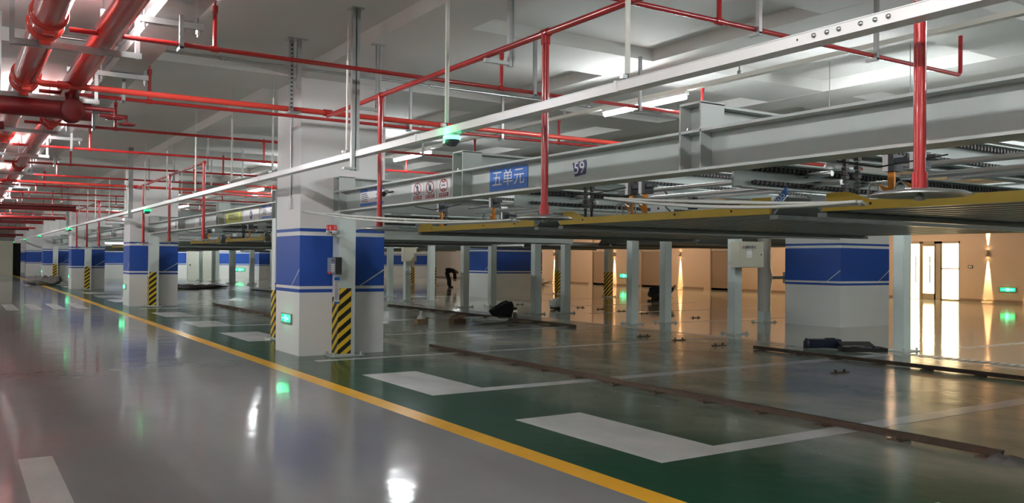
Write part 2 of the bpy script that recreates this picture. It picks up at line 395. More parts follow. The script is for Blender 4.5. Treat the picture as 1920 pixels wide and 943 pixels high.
for y in (67.5,):
    for x in (12.5, 16, 19): batten(x, y, 'lit tube light near the far blue-banded wall, %s of three' % ['leftmost', 'middle', 'rightmost', '', ''][[12.5, 16, 19, 24, 30].index(x)], rods=True)
# slim lighting trunking that carries the tubes
t = thing('lighting_trunking', 'slim cream trunking that carries the tube lights above the lifts', 'cable trunking', (9.1, 10, 4.15))
m = MB(); m.box(9.05, 9.15, YA, 66, 4.152, 4.21); m.build('channel', 'rod_white', t)
y = -4.0
while y < 60:
    m = MB(); m.cyl((9.1, y, 4.2), (9.1, y, 4.58 if True else SL), .012, 8); m.lathe((9.1, y, 4.21), [(.0, .0), (.03, .01), (.03, .05), (0, .07)], 10); m.build('hanger_rod', 'galvanised', t); y += 4.1

# ------------------------------------------------------------------ white cable tray above the yellow line with guidance lamps
t = thing('cable_tray', 'long white cable tray hung over the yellow line', 'cable tray', (4.26, 8, 2.8))
m = MB(); m.box(4.20, 4.32, YA+1, 96, 2.80, 2.868); m.box(4.195, 4.325, YA+1, 96, 2.868, 2.874)
for y in (5.05, 8.45, 14.3, 20.5, 27, 34): m.box(4.19, 4.33, y, y+.03, 2.795, 2.882)
m.build('tray_body', 'tray_white', t)
for yy in (2.78, 2.86, 2.95, 3.09, 3.17, 3.26):
    m = MB(); m.lathe((4.198, yy, 2.838), [(.0, -.012), (.012, -.010), (.016, .0)], 12, 0, 'x'); m.build('round_socket', 'bright_steel', t)
m = MB(); m.lathe((4.199, 3.38, 2.838), [(0, -.003), (.006, -.001), (.007, 0)], 8, 0, 'x'); m.build('small_hole', 'black', t)
for i, y in enumerate((2.62, 5.0, 7.87, 10.6, 13.75, 16.2, 19.1, 22.1, 25.0, 28, 31.5, 34.9, 37.2, 40, 44, 48, 53, 58.6, 64.7, 70)):
    m = MB(); m.cyl((4.26, y, 2.93), (4.26, y, 4.1 if y > 8.5 else SL-.1), .016 if y > 8.5 else .022, 10); m.cyl((4.26, y, 4.1), (4.26, y, BB if abs(y-14.3) < .6 else SL), .006, 6)
    if i < 8: m.lathe((4.26, y, SL-.002), [(0, 0), (.04, 0), (.03, -.012), (0, -.014)], 10)
    m.build('hanger_rod', 'rod_white', t)
    m = MB(); m.lathe((4.26, y, 2.875), [(0, 0), (.03, .0), (.03, .015), (.012, .02), (.012, .06), (0, .065)], 10); m.box(4.20, 4.245, y-.02, y+.02, 2.89, 2.92); m.build('clamp', 'bright_steel', t)
glab = ['green lit ceiling guidance camera, nearest under the white tray', 'green lit ceiling guidance camera, second along the white tray', 'green lit ceiling guidance camera, third along the white tray', 'green lit ceiling guidance camera, fourth along the white tray', 'green lit ceiling guidance camera, fifth along the white tray', 'green lit ceiling guidance camera, farthest along the white tray']
for i, y in enumerate((7.75, 24.6, 43.5, 60.5, 74, 90)):
    t = thing('guidance_camera', glab[i], 'parking guidance lamp', (4.26, y, 2.8), 'green guidance cameras under the tray')
    m = MB(); m.lathe((4.26, y, 2.8), [(0, 0), (.075, 0), (.085, -.02)], 24); m.build('mount', 'tray_white', t)
    m = MB(); m.lathe((4.26, y, 2.8), [(.085, -.02), (.092, -.03), (.092, -.05), (.08, -.06)], 28); m.build('light_ring', 'led_mint' if i == 0 else 'led_green', t)
    m = MB(); m.lathe((4.26, y, 2.8), [(.08, -.06), (.07, -.09), (.045, -.12), (0, -.13)], 24); m.build('dome', 'dark_grey', t)
    m = MB(); m.lathe((4.19, y+.03, 2.705), [(0, -.03), (.022, -.03), (.022, .03), (0, .03)], 12); m.build('lens_barrel', 'bright_steel', t)
    li = bpy.data.lights.new('ring_light', 'POINT'); li.energy = .9 if i == 0 else .25; li.color = (.05, 1, .25); li.shadow_soft_size = .04
    lo = bpy.data.objects.new('ring_light', li); COL.objects.link(lo); lo.parent = t; lo.location = (-.13, 0, -.03)
for o in list(COL.objects):
    if o.type == 'EMPTY' and o.name.startswith(('cable_tray', 'guidance_camera')): o.location.z += .095
# square galvanised drop beside the tray
m = MB(); m.box(4.15, 4.19, 10.16, 10.22, 2.72, SL); m.box(4.21, 4.25, 10.16, 10.22, 2.72, SL)
m.box(4.155, 4.245, 10.20, 10.225, 2.72, SL)
t = thing('channel_hanger', 'tall galvanised channel hanging in front of the nearest pillar', 'hanger', (4.2, 10.19, 2.72)); m.build('channel', 'galvanised', t)
m = MB(); m.box(4.05, 4.2, 10.15, 10.24, 2.73, 2.755); m.build('foot_bracket', 'galvanised', t); m = MB(); m.box(4.12, 4.28, 10.10, 10.28, SL-.012, SL); m.build('ceiling_plate', 'galvanised', t)
for i, y in enumerate((26.8, 43.6)):
    t = thing('channel_hanger', ['galvanised channel hanging in front of the second pillar', 'galvanised channel hanging in front of the third pillar'][i], 'hanger', (4.2, y, 2.72))
    m = MB(); m.box(4.12, 4.24, y-.03, y+.03, 2.72, SL); m.build('channel', 'galvanised', t); m = MB(); m.box(4.05, 4.12, y-.04, y+.04, 2.73, 2.755); m.build('foot_bracket', 'galvanised', t)

# ------------------------------------------------------------------ lift frames
def post_wrap(t, x0, x1, y0, y1, z1=1.12):
    m = MB(); m.box(x0-.004, x1-.07, y0-.004, y0+.001, .04, z1); m.box(x0-.004, x0+.001, y0, y1, .04, z1*.87); m.build('hazard_wrap', 'hazard', t)
def hpost(t, x0, x1, y0, y1, z1, mat='steel_paint', base=True, name='post'):
    m = MB(); m.box(x0, x1, y0, y0+.016, .02, z1); m.box(x0, x1, y1-.016, y1, .02, z1); m.box((x0+x1)/2-.008, (x0+x1)/2+.008, y0+.016, y1-.016, .02, z1)
    m.box(x0, x0+.004, y0+.02, y1-.02, .02, z1)
    p = m.build(name, mat, t)
    if base:
        b = MB(); ye = .03 if name == 'front_post' else .10; b.box(x0-.13, x1+.13, y0-.10, y1+ye, 0, .02)
        for bx, by in ((x0-.09, y0-.06), (x1+.09, y0-.06), (x0-.09, y1+ye-.04), (x1+.09, y1+ye-.04)): b.cyl((bx, by, .02), (bx, by, .065), .022, 6)
        b.build('base_plate', 'steel_paint', p)
    return p
def lift(y0, y1, crosses, rear_posts, label, detail=True, front_post=None, back_x=14.62):
    t = thing('parking_lift', label, 'parking lift frame', (5.4, y1 if y1 < 20 else y0, 0), 'steel lift frames along the driveway')
    m = MB(); ibeam(m, 'y', y0, y1, 5.41, 2.378, 2.73, .28); m.build('front_beam', 'steel_paint', t)
    for y in crosses:
        m = MB(); ibeam(m, 'x', 5.56, back_x, y, 2.60, 2.96, .2); m.build('cross_beam', 'steel_paint', t)
        m = MB(); m.box(5.27, 5.55, y-.13, y-.115, 2.40, 2.96); m.box(5.27, 5.55, y+.115, y+.13, 2.40, 2.96); m.box(5.40, 5.42, y-.115, y+.115, 2.73, 2.96); m.box(5.27, 5.55, y-.13, y+.13, 2.95, 2.97)
        m.build('beam_seat', 'steel_paint', t)
        for by in (y-.08, y+.08): m = MB(); m.cyl((5.32, by, 2.70), (5.32, by, 2.765), .016, 6); m.build('bolt', 'bright_steel', t)
    m = MB(); ibeam(m, 'y', y0, y1, back_x, 2.60, 2.96, .2); m.build('rear_beam', 'steel_paint', t)
    for y in rear_posts: hpost(t, back_x-.11, back_x+.11, y-.11, y+.11, 2.6, 'steel_white')
    if front_post: 
        p = hpost(t, 5.27, 5.56, front_post, front_post+.28, 2.378, 'steel_white', name='front_post'); post_wrap(p, 5.27, 5.56, front_post, front_post+.28)
    return t
T1 = lift(-4.0, 13.70, (1.28, 5.36, 9.44, 13.55), (1.3, 5.33, 9.39, 13.44), 'steel frame of the nearest lift block, front beam with signs and a rear post row', front_post=13.40)
T2 = lift(16.75, 30.25, (16.9, 21.3, 25.6, 30.1), (16.9, 21.3, 25.6, 30.1), 'steel frame of the second lift block between first and second pillar', front_post=29.94)
T3 = lift(33.2, 47.2, (33.4, 38, 42.5, 47.0), (34.0, 38.2, 42.6, 47), 'steel frame of the third lift block between second and third pillar', front_post=46.8)
T4 = lift(50.0, 63.8, (50, 54.5, 59, 63.6), (51, 55.5, 60, 63.6), 'steel frame of the fourth lift block between third and fourth pillar', front_post=63.5)
# second front post of the nearest pillar (block two side), seen left of the pillar
p = hpost(T2, 5.27, 5.56, 16.75, 17.0, 2.378, 'steel_white', name='front_post'); post_wrap(p, 5.27, 5.56, 16.75, 17.0)

def chain(mb, p0, p1, w=.045, pitch=.055, m=0):
    p0 = Vector(p0); p1 = Vector(p1); d = p1-p0; n = max(2, int(d.length/pitch)); q = d.normalized().to_track_quat('X', 'Z').to_matrix()
    for i in range(n):
        c_ = p0+d*((i+.5)/n); k = 1.0 if i % 2 else .7
        mb.obox(c_, (pitch*.8, w*k, w*1.0 if i % 2 else w*.6), q, m)

PAL_X0, PAL_X1, PAL_Z = 6.45, 12.75, 2.06
def pallet(y0, y1, label, sticker=None, x0=PAL_X0, x1=PAL_X1, z=PAL_Z, flip=False, group='car pallets of the lifts', detail=True):
    t = thing('lift_pallet', label, 'car pallet', (x0 if not flip else x1, (y0+y1)/2, z), group)
    # corrugated deck: trapezoid waves running along y
    m = MB(); n = 24 if detail else 14; w_ = (x1-x0)/n; prof = []
    a, b = y0+.17, y1-.17
    pts = []
    for i in range(n):
        s0 = x0+i*w_; pts += [(s0, z), (s0+w_*.45, z), (s0+w_*.55, z+.055), (s0+w_*.92, z+.055)]
    pts.append((x1, z))
    vs = [(u, a, v) for u, v in pts]+[(u, b, v) for u, v in pts]; N = len(pts)
    m.add(vs, [(i, i+1, N+i+1, N+i) for i in range(N-1)])
    m.add([(u, a, v+.006) for u, v in pts]+[(u, b, v+.006) for u, v in pts], [(i, i+1, N+i+1, N+i) for i in range(N-1)])
    m.build('deck', 'pallet_deck', t)
    # flared side wings
    for s_, (ya, yb_) in enumerate(((a, y0), (b, y1))):
        m = MB()
        m.prism([(ya, z-.015), (ya, z+.02), (yb_, z+.165), (yb_, z+.145)], 'x', x0, x1)
        dy = .05 if s_ == 0 else -.05
        m.box(x0, x1, ya-dy, ya+dy, z-.05, z-.012)
        m.build('side_wing', 'pallet_deck', t)
    # yellow lip on the driving side
    xe = x0 if not flip else x1; sg = -1 if not flip else 1
    m = MB(); m.box(xe+sg*.03, xe, a+.02, b-.02, z-.002, z+.078)
    for yy in (a+.5, (a+b)/2-.4, b-.5): m.cyl((xe+sg*.031, yy, z+.045), (xe+sg*.036, yy, z+.045), .012, 8, 1)
    for yy, d_ in ((a+.04, 1), (b-.04, -1)): m.prism([(yy, z+.078), (yy+d_*.45, z+.078), (yy+d_*.22, z+.16), (yy, z+.16)], 'x', xe, xe-sg*.012)
    m.build('edge_lip', ['yellow_paint', 'black'], t)
    if sticker == '201':
        m = MB(); m.box(x0, x1, y0-.03, y0, z-.03, z+.15); m.build('side_beam', 'steel_white', t)
    if sticker:
        # number plate on the end of the wing
        m = MB(); d0 = Vector((0, y0-a, .145)).normalized()
        p0 = Vector((x0-.035, a-.02, z+.03)); L_ = .21; nrm = Vector((0, d0.z, -d0.y))
        e = Vector((0, 0, 0)); q = [p0, p0+d0*L_, p0+d0*L_+Vector((0, .0, .085)), p0+Vector((0, 0, .085))]
        m.add(q+[v+Vector((.004, 0, 0)) for v in q], [(0, 1, 2, 3), (7, 6, 5, 4), (0, 4, 5, 1), (1, 5, 6, 2), (2, 6, 7, 3), (3, 7, 4, 0)])
        pl = m.build('number_plate', 'sign_blue', t)
        c0 = p0+d0*L_*.5+Vector((-.003, 0, .042))
        text('number', sticker, .09, 'sign_white', c0, tuple(d0), (0, d0.z, -d0.y), pl)
    return t
pallet(-3.0, .95, 'upper lift pallet with yellow lip, nearest the camera at the right', None)
pallet(1.15, 5.08, 'upper lift pallet with yellow lip at the right edge of the picture', None)
pallet(5.28, 9.02, 'upper lift pallet with yellow lip below the purple 59 sticker, plate 205', '205')
pallet(9.22, 13.0, 'upper lift pallet with yellow lip below the blue unit sign, plate 206', '206')
for i, (a, b) in enumerate(((17.0, 21.0), (21.2, 25.2), (25.5, 29.6))): pallet(a, b, 'upper lift pallet of the second lift block, %s from the nearest pillar' % ORD[i], str(201+i))
for i, (a, b) in enumerate(((34, 38), (38.3, 42.3), (42.6, 46.6))): pallet(a, b, 'upper lift pallet of the third lift block, %s from the second pillar' % ORD[i], detail=False)
for i, (a, b) in enumerate(((51, 55), (55.3, 59.3), (59.5, 63.3))): pallet(a, b, 'upper lift pallet of the fourth lift block, %s from the third pillar' % ORD[i], detail=False)

# rear row lifts
def rear_lift(y0, y1, ys, label):
    t = thing('parking_lift', label, 'parking lift frame', (15.7, y0, 0), 'steel lift frames of the rear row')
    m = MB(); ibeam(m, 'y', y0, y1, 15.7, 2.60, 2.96, .2); m.build('rear_beam', 'steel_paint', t)
    m = MB(); ibeam(m, 'y', y0, y1, 24.7, 2.378, 2.73, .28); m.build('front_beam', 'steel_paint', t)
    for y in ys:
        m = MB(); ibeam(m, 'x', 15.8, 24.56, y, 2.60, 2.96, .2); m.build('cross_beam', 'steel_paint', t)
        hpost(t, 15.59, 15.81, y-.11, y+.11, 2.6, 'steel_white')
    for y in (y0+.2, y1-.2):
        p = hpost(t, 24.56, 24.84, y-.14, y+.14, 2.378, 'steel_paint', name='front_post'); 
        m = MB(); m.box(24.555, 24.845, y-.145, y-.14, .04, 1.12); m.box(24.55, 24.56, y-.14, y+.14, .04, 1.1); m.build('hazard_wrap', 'hazard', p)
    return t
rear_lift(16.7, 30.4, (16.83, 21.27, 25.57, 30.16), 'rear row steel lift frame behind the middle steel posts')
rear_lift(33.8, 47.4, (34.0, 38.4, 42.8, 47.2), 'rear row steel lift frame beyond the middle wide pillar')
rear_lift(50.0, 63.5, (50.2, 54.6, 59, 63.3), 'farthest rear row steel lift frame, left of the nearest pillar')
for i, (a, b) in enumerate(((17.0, 21.1), (21.4, 25.4), (25.7, 29.9))): pallet(a, b, 'rear row lift pallet behind the steel posts, %s from the cream control box' % ORD[i], None, 17.2, 23.6, 2.13, True, 'car pallets of the rear row', False)
for i, (a, b) in enumerate(((34.2, 38.2), (38.6, 42.6), (43, 47.0))): pallet(a, b, 'far rear row lift pallet beyond the middle wide pillar, %s of three' % ORD[i], None, 17.2, 23.6, 2.13, True, 'car pallets of the rear row', False)
for i, (a, b) in enumerate(((50.4, 54.4), (54.8, 58.8), (59.2, 63))): pallet(a, b, 'farthest rear row lift pallet, %s of three' % ORD[i], None, 17.2, 23.6, 2.13, True, 'car pallets of the rear row', False)

# hoists above each bay of the first two blocks
def hoist(y0, y1, label, hooks, cover=True):
    """drive gear over a pallet: chain rails, shafts, motor, hanging chains, safety hooks"""
    t = thing('pallet_hoist', label, 'pallet hoist', (6.0, y1, 2.35), 'chain hoists above the pallets')
    for yy, z0, z1 in ((y1+.16, 2.66, 2.95), (y0+.62, 2.34, 2.60)):
        m = MB(); m.box(6.4, 12.9, yy, yy+.03, z0, z1); m.box(6.4, 12.9, yy-.09, yy, z0, z0+.014); m.box(6.4, 12.9, yy-.09, yy, z1-.014, z1); m.box(11.75, 12.25, yy-.10, yy, z0+.014, z1-.014); m.build('rail', 'steel_white', t)
        m = MB(); chain(m, (6.6, yy-.05, z1-.06), (11.7, yy-.05, z1-.06), .05, .034); m.build('upper_chain', 'chain_dark', t)
        m = MB(); chain(m, (6.6, yy-.05, z0+.06), (11.7, yy-.05, z0+.045), .042, .034); m.build('lower_chain', 'chain_dark', t)
    for yy in (y1-.04, y1-.17):
        m = MB(); chain(m, (6.95, yy, 2.26), (6.95, yy, 2.74), .05, .04); m.cyl((6.95, yy, 2.14), (6.95, yy, 2.28), .018, 8); m.build('lift_chain', 'chain_dark', t)
    for xx, zz_ in ((7.35, 2.50), (7.5, 2.42), (8.3, 2.46), (11.8, 2.5)):
        m = MB(); m.cyl((xx, y0+.2, zz_), (xx, y1-.25, zz_), .028, 12); m.build('drive_shaft', 'bright_steel', t)
    if cover:
        m = MB(); m.box(7.60, 7.74, y1-.87, y1-.58, 2.24, 2.50); m.cyl((7.601, y1-.73, 2.29), (7.595, y1-.73, 2.29), .016, 10, 1); m.build('gear_cover', ['light_box', 'black'], t)
        m = MB(); m.tube([(7.59, y1-.86, 2.50), (7.585, y1-.90, 2.47), (7.59, y1-.88, 2.3), (7.6, y1-.95, 2.24)], .012, 8); m.build('conduit', 'dark_grey', t)
    m = MB(); m.lathe((8.6, y0+1.0, 2.68), [(0, -.25), (.07, -.25), (.09, -.2), (.09, .12), (.11, .14), (.11, .2), (0, .22)], 16, 0, 'x'); m.box(8.5, 8.8, y0+.92, y0+1.08, 2.40, 2.62); m.build('motor', 'galvanised', t)
    for yy in hooks:
        m = MB(); m.box(6.66, 6.80, yy-.05, yy+.05, 2.39, 2.53, 0); m.box(6.655, 6.66, yy+.0, yy+.05, 2.39, 2.53, 1); m.box(6.68, 6.76, yy-.16, yy-.05, 2.46, 2.50, 0); m.build('solenoid_box', ['dark_grey', 'sign_white'], t)
        m = MB(); m.prism([(yy-.03, 2.39), (yy+.03, 2.39), (yy+.03, 2.25), (yy+.12, 2.29), (yy+.03, 2.17), (yy-.03, 2.16)], 'x', 6.70, 6.725); m.build('safety_hook', 'orange_hook', t)
        m = MB(); m.tube([(6.62, yy+.16, 2.10), (6.62, yy+.16, 2.22)]+[(6.62, yy+.11+.05*math.cos(q), 2.22+.07*math.sin(q)) for q in [PI*i/8 for i in range(1, 8)]]+[(6.62, yy+.06, 2.22), (6.62, yy+.06, 2.10)], .009, 8); m.build('hook_loop', 'galvanised', t)
    m = MB(); m.box(7.0, 7.08, y1-1.95, y1-1.88, 2.20, 2.34); m.cyl((7.04, y1-1.95, 2.30), (7.04, y1-2.2, 2.27), .02, 8); m.build('limit_switch', 'dark_grey', t)
    m = MB(); m.tube([(6.2, y1-.5, 2.46), (6.4, y1-.75, 2.40), (6.66, y1-1.2, 2.48)], .007, 6); m.build('wiring', 'black', t)
for (a, b, lb, hk) in ((-3.0, .95, 'chain hoist over the pallet nearest the camera', (.2, -.05)), (1.15, 5.08, 'chain hoist with orange hooks beside the nearest red sprinkler riser', (4.41, 4.16)),
        (5.28, 9.02, 'chain hoist with orange hooks and white cover below the 59 sticker', (7.79, 7.55)), (9.22, 13.0, 'chain hoist with orange hook below the warning signs', (10.9, 12.55)),
        (17.0, 21.0, 'chain hoist of the second lift block nearest the first pillar', (19.6,)), (21.2, 25.2, 'chain hoist in the middle of the second lift block', (23.6,)), (25.5, 29.6, 'chain hoist of the second lift block nearest the second pillar', (28.2,))): hoist(a, b, lb, hk, a > 5)

# sagging bundles of grey conduit above the pallet lips
for i, (ya, yb_, za, zb) in enumerate(((12.9, 6.9, 2.34, 1.99), (5.5, 3.15, 2.12, 1.965))):
    t = thing('conduit_bundle', ['bundle of grey conduits in front of the nearest pillar and the steel beam', 'bundle of grey conduits right of the centre reaching the nearest sprinkler shield'][i], 'conduit', (4.5, yb_, zb))
    for k in range(4):
        m = MB(); n = 12; pts = []
        for j in range(n+1):
            s_ = j/n; pts.append((4.45+.05*k*s_*0+.03*k, ya+(yb_-ya)*s_, za+(zb-za)*(1-(1-s_)**1.6)+.018*math.sin(PI*s_)*(k-1.5)-.012*(k % 2)))
        m.tube(pts, .011, 8); m.build('conduit', 'pipe_grey', t)

# ------------------------------------------------------------------ sprinkler pipework
def coupling(mb, p, axis, r):
    d = Vector({'x': (1, 0, 0), 'y': (0, 1, 0), 'z': (0, 0, 1)}[axis]); p = Vector(p); mb.cyl(p-d*r*1.6, p+d*r*1.6, r*1.3, 14)
def drop_line(x, ys, yj, zc, zb, label, y_end):
    t = thing('sprinkler_pipe', label, 'sprinkler pipe', (x, yj, zc), 'red branch pipes over the yellow line')
    m = MB(); m.tube([(x, yj, zc), (x, y_end, zc)], .032, 14); m.build('branch_pipe', 'red_paint', t)
    for y in ys:
        m = MB(); m.cyl((x, y, zc), (x, y, zb+.02), .034 if True else .03, 14); r_ = m.build('riser', 'red_paint', t)
        m = MB(); coupling(m, (x, y, zc), 'y', .032); coupling(m, (x, y, zc-.05), 'z', .034); m.build('coupling', 'red_paint', t); m = MB(); coupling(m, (x, y, zb+.06), 'z', .034); m.build('coupling', 'red_paint', t)
        m = MB(); m.lathe((x, y, zb), [(0, .022), (.12, .018), (.24, .002), (.275, -.018), (.27, -.02), (.2, -.004), (0, .006)], 36); m.lathe((x, y, zb), [(0, -.05), (.03, -.045), (.02, -.01), (0, 0)], 12)
        m.build('heat_shield', 'galvanised', t)
    return t
drop_line(4.62, (2.86, 6.6, 10.35), 12.26, 3.74, 2.01, 'red sprinkler branch with three risers in front of the nearest lift block', -3)
drop_line(4.62, (19.9, 23.6, 27.3), 28.6, 3.74, 2.01, 'red sprinkler branch with risers in front of the second lift block', 19.9)
drop_line(4.62, (36.8, 40.5, 44.2), 45.5, 3.74, 2.01, 'red sprinkler branch with risers in front of the third lift block', 36.8)
# small ceiling channel brackets carrying the first branch
for i, (y, lb) in enumerate(((7.6, 'galvanised bracket holding the red branch pipe, centre of the ceiling'), (11.0, 'galvanised bracket holding the red branch pipe, in front of the nearest pillar'), (3.9, 'galvanised bracket holding the red branch pipe, near the top edge'),)):
    t = thing('pipe_bracket', lb, 'pipe bracket', (4.85, y, 3.68), 'channel brackets of the branch pipe')
    m = MB(); m.box(4.84, 4.88, y-.025, y+.025, 3.64, BB); m.box(4.88, 4.90, y-.035, y+.035, 3.64, BB); m.build('channel', 'galvanised', t)
    m = MB(); m.box(4.55, 4.88, y-.02, y+.02, 3.65, 3.69); m.build('arm', 'galvanised', t)
    m = MB(); m.box(4.78, 4.96, y-.06, y+.06, BB-.012, BB); m.build('ceiling_plate', 'galvanised', t)
for i, (y, lb) in enumerate(((20.6, 'galvanised bracket of the second branch pipe, right of the second pillar'), (24.3, 'galvanised bracket in the middle of the second branch pipe'), (27.9, 'galvanised bracket of the second branch pipe, over the second pillar'))):
    t = thing('pipe_bracket', lb, 'pipe bracket', (4.85, y, 3.68), 'channel brackets of the branch pipe')
    m = MB(); m.box(4.84, 4.88, y-.025, y+.025, 3.64, BB); m.build('channel', 'galvanised', t)
    m = MB(); m.box(4.55, 4.88, y-.02, y+.02, 3.65, 3.69); m.build('arm', 'galvanised', t)
# main cross pipe
def elbow(p, d0, d1, r=.16, n=6):
    p = Vector(p); d0 = Vector(d0); d1 = Vector(d1)
    return [p-d0*r*(1-math.sin(a))+d1*r*(1-math.cos(a)) for a in [PI/2*i/n for i in range(n+1)]]
for i, y in enumerate((12.26, 28.6, 45.5)):
    t = thing('sprinkler_main', ['red cross pipe with an elbow running in front of the nearest pillar', 'red cross pipe running in front of the second pillar', 'red cross pipe running in front of the third pillar'][i], 'sprinkler pipe', (.8, y, 3.78), 'red cross mains')
    m = MB(); m.tube([(.77, y, 4.02)]+elbow((.77, y, 3.78), (0, 0, -1), (1, 0, 0), .12)+[(17.5, y, 3.78)], .04, 14)
    m.build('pipe', 'red_bright', t); 
    for x in (4.62, 1.1): m = MB(); coupling(m, (x, y, 3.78), 'x', .04); m.build('coupling', 'red_paint', t)
# thin cross pipes with upright sprinklers
xl = ['thin red cross pipe with uprights, nearest, ends in an elbow at upper right', 'thin red cross pipe with uprights, crossing the top of the nearest pillar bay', 'thin dark red cross pipe just behind the nearest pillar']
yl = [5.68, 9.5, 13.2, 16.42, 19.87, 23.5, 26.9, 31.0, 34.5, 38.0, 42.0, 47, 52, 58, 64]
for i, y in enumerate(yl):
    lb = xl[i] if i < 3 else 'thin red cross pipe with uprights, %s from the camera' % ORD[i]
    x1 = 10.0 if i in (0,) else 17.5
    if i == 1: x1 = 13.9
    ya = y if i != 2 else 13.25
    t = thing('sprinkler_line', lb, 'sprinkler pipe', (.9, ya, 3.85), 'thin red cross pipes under the ceiling')
    m = MB()
    if i == 0: m.tube([(.9, ya, 3.85)]+elbow((x1, ya, 3.85), (1, 0, 0), (0, 0, 1), .06)+[(x1, ya, 4.32)], .024, 12)
    else: m.tube([(.9, ya, 3.85), (x1, ya, 3.85)], .026, 12)
    m.build('pipe', 'red_paint', t)
    for k, x in enumerate((2.3, 5.95, 9.6, 13.3)):
        if x > x1-.5: continue
        m = MB(); m.cyl((x, ya, 3.85), (x, ya, 4.30), .024, 10); coupling(m, (x, ya, 3.85), 'x', .026); coupling(m, (x, ya, 4.28), 'z', .024); m.cyl((x, ya, 4.30), (x, ya, 4.36), .012, 8); m.lathe((x, ya, 4.36), [(0, .0), (.03, .002), (.03, .006), (0, .008)], 10); m.build('upright_sprinkler', 'red_paint', t)
    for x in ((1.95, 6.45, 8.3) if i < 6 else (6.45,)):
        m = MB(); m.box(x-.022, x+.022, ya-.06, ya-.02, 3.80, SL if x < 4.7 else BB); m.box(x-.02, x+.02, ya-.06, ya+.08, 3.79, 3.82); m.build('channel_hanger', 'galvanised', t)
# galvanised conduit below the slab
t = thing('conduit', 'galvanised electrical conduit crossing above the nearest pillar', 'conduit', (2, 12.74, 4.5)); m = MB(); m.tube([(.9, 12.74, 4.5), (14, 12.74, 4.5)], .022, 10); m.build('tube', 'galvanised', t)
for x in (3.2, 6.6, 9.9): m = MB(); coupling(m, (x, 12.74, 4.5), 'x', .022); m.build('coupler', 'bright_steel', t)
t = thing('surface_conduit', 'galvanised conduit running down the nearest pillar to a small switch', 'conduit', (4.7, 14.1, 2.5))
m = MB(); m.cyl((4.70, 14.16, 2.62), (4.70, 14.16, BB), .014, 8); m.build('tube', 'galvanised', t); m = MB(); m.box(4.68, 4.72, 14.11, 14.21, 2.44, 2.62); m.build('switch_box', 'light_box', t)
# perforated channel pair above the nearest pillar
t = thing('slotted_channel', 'pair of slotted galvanised channels hanging left of the nearest pillar', 'hanger', (4.05, 12.3, 3.72))
m = MB(); m.box(4.0, 4.06, 12.15, 12.19, 3.72, SL); m.box(4.08, 4.14, 12.05, 12.09, 4.05, SL)
for k in range(16): m.box(4.015, 4.045, 12.147, 12.151, 3.78+k*.06, 3.80+k*.06, 1)
m.box(3.93, 4.22, 12.02, 12.24, SL-.012, SL-.001)
m.build('channel', ['galvanised', 'black'], t)
m = MB(); m.box(3.99, 4.16, 12.1, 12.3, 3.715, 3.735); m.build('foot_bracket', 'galvanised', t)
# big mains over the driveway
def big_main(x, z, r, label, y_c, ends, rings):
    t = thing('fire_main', label, 'fire water pipe', (x, 8, z), 'big red fire mains over the driveway')
    m = MB(); m.tube([(x, YA+.5, z), (x, ends, z)], r, 28); m.build('pipe', 'red_bright', t)
    for y in rings:
        for dy in (-.22, .22):
            m = MB(); m.lathe((x, y+dy, z), [(r, -.045), (r*1.16, -.04), (r*1.2, 0), (r*1.16, .04), (r, .045)], 28, 0, 'y')
            m.box(x-.05, x+.05, y+dy-.02, y+dy+.02, z-r*1.42, z-r*1.1); m.build('clamp', 'red_bright', t)
    return t
big_main(.70, 3.9, .145, 'leftmost big red fire main over the driveway', 0, 117, (9.4, 12.6, 18.2, 30, 45))
big_main(1.27, 3.9, .13, 'big red fire main with the white glints, second from the left', 0, 117, (16.0, 24.5, 38, 55))
t = thing('valve_branch', 'dark red cross branch with valve handwheels beneath the fire mains', 'fire water pipe', (.5, 12.9, 3.5))
m = MB(); m.cyl((-4, 12.9, 3.56), (1.5, 12.9, 3.56), .12, 20); m.build('pipe', 'red_dark', t)
m = MB(); m.lathe((1.27, 12.9, 3.56), [(0, -.16), (.13, -.16), (.15, -.15), (.15, -.12), (.09, -.1), (.09, .1), (.15, .12), (.15, .15), (.1, .16)], 24, 0, 'y'); m.cyl((1.27, 12.9, 3.56), (1.27, 12.9, 3.8), .09, 16); m.build('valve_body', 'red_dark', t)
for k, (x, y) in enumerate(((1.95, 12.9), (1.72, 12.4))):
    m = MB(); m.tube([(x+.11*math.cos(a), y+.11*math.sin(a), 3.44) for a in [2*PI*i/16 for i in range(17)]], .012, 8, cap=False); m.cyl((x, y, 3.44), (x, y, 3.56), .014, 8)
    for a in (0, PI/2, PI): m.cyl((x, y, 3.44), (x+.11*math.cos(a), y+.11*math.sin(a), 3.44), .008, 6)
    m.cyl((x, y, 3.54), (x-.35, y, 3.54), .03, 8); m.build('handwheel', 'red_dark', t)
t = thing('drain_branch', 'short dark red pipe below the leftmost fire main', 'fire water pipe', (0, 13.0, 3.2)); m = MB(); m.tube([(-4, 13.3, 3.33), (.3, 13.3, 3.33), (.5, 13.3, 3.35)], .055, 14); m.build('pipe', 'red_dark', t)
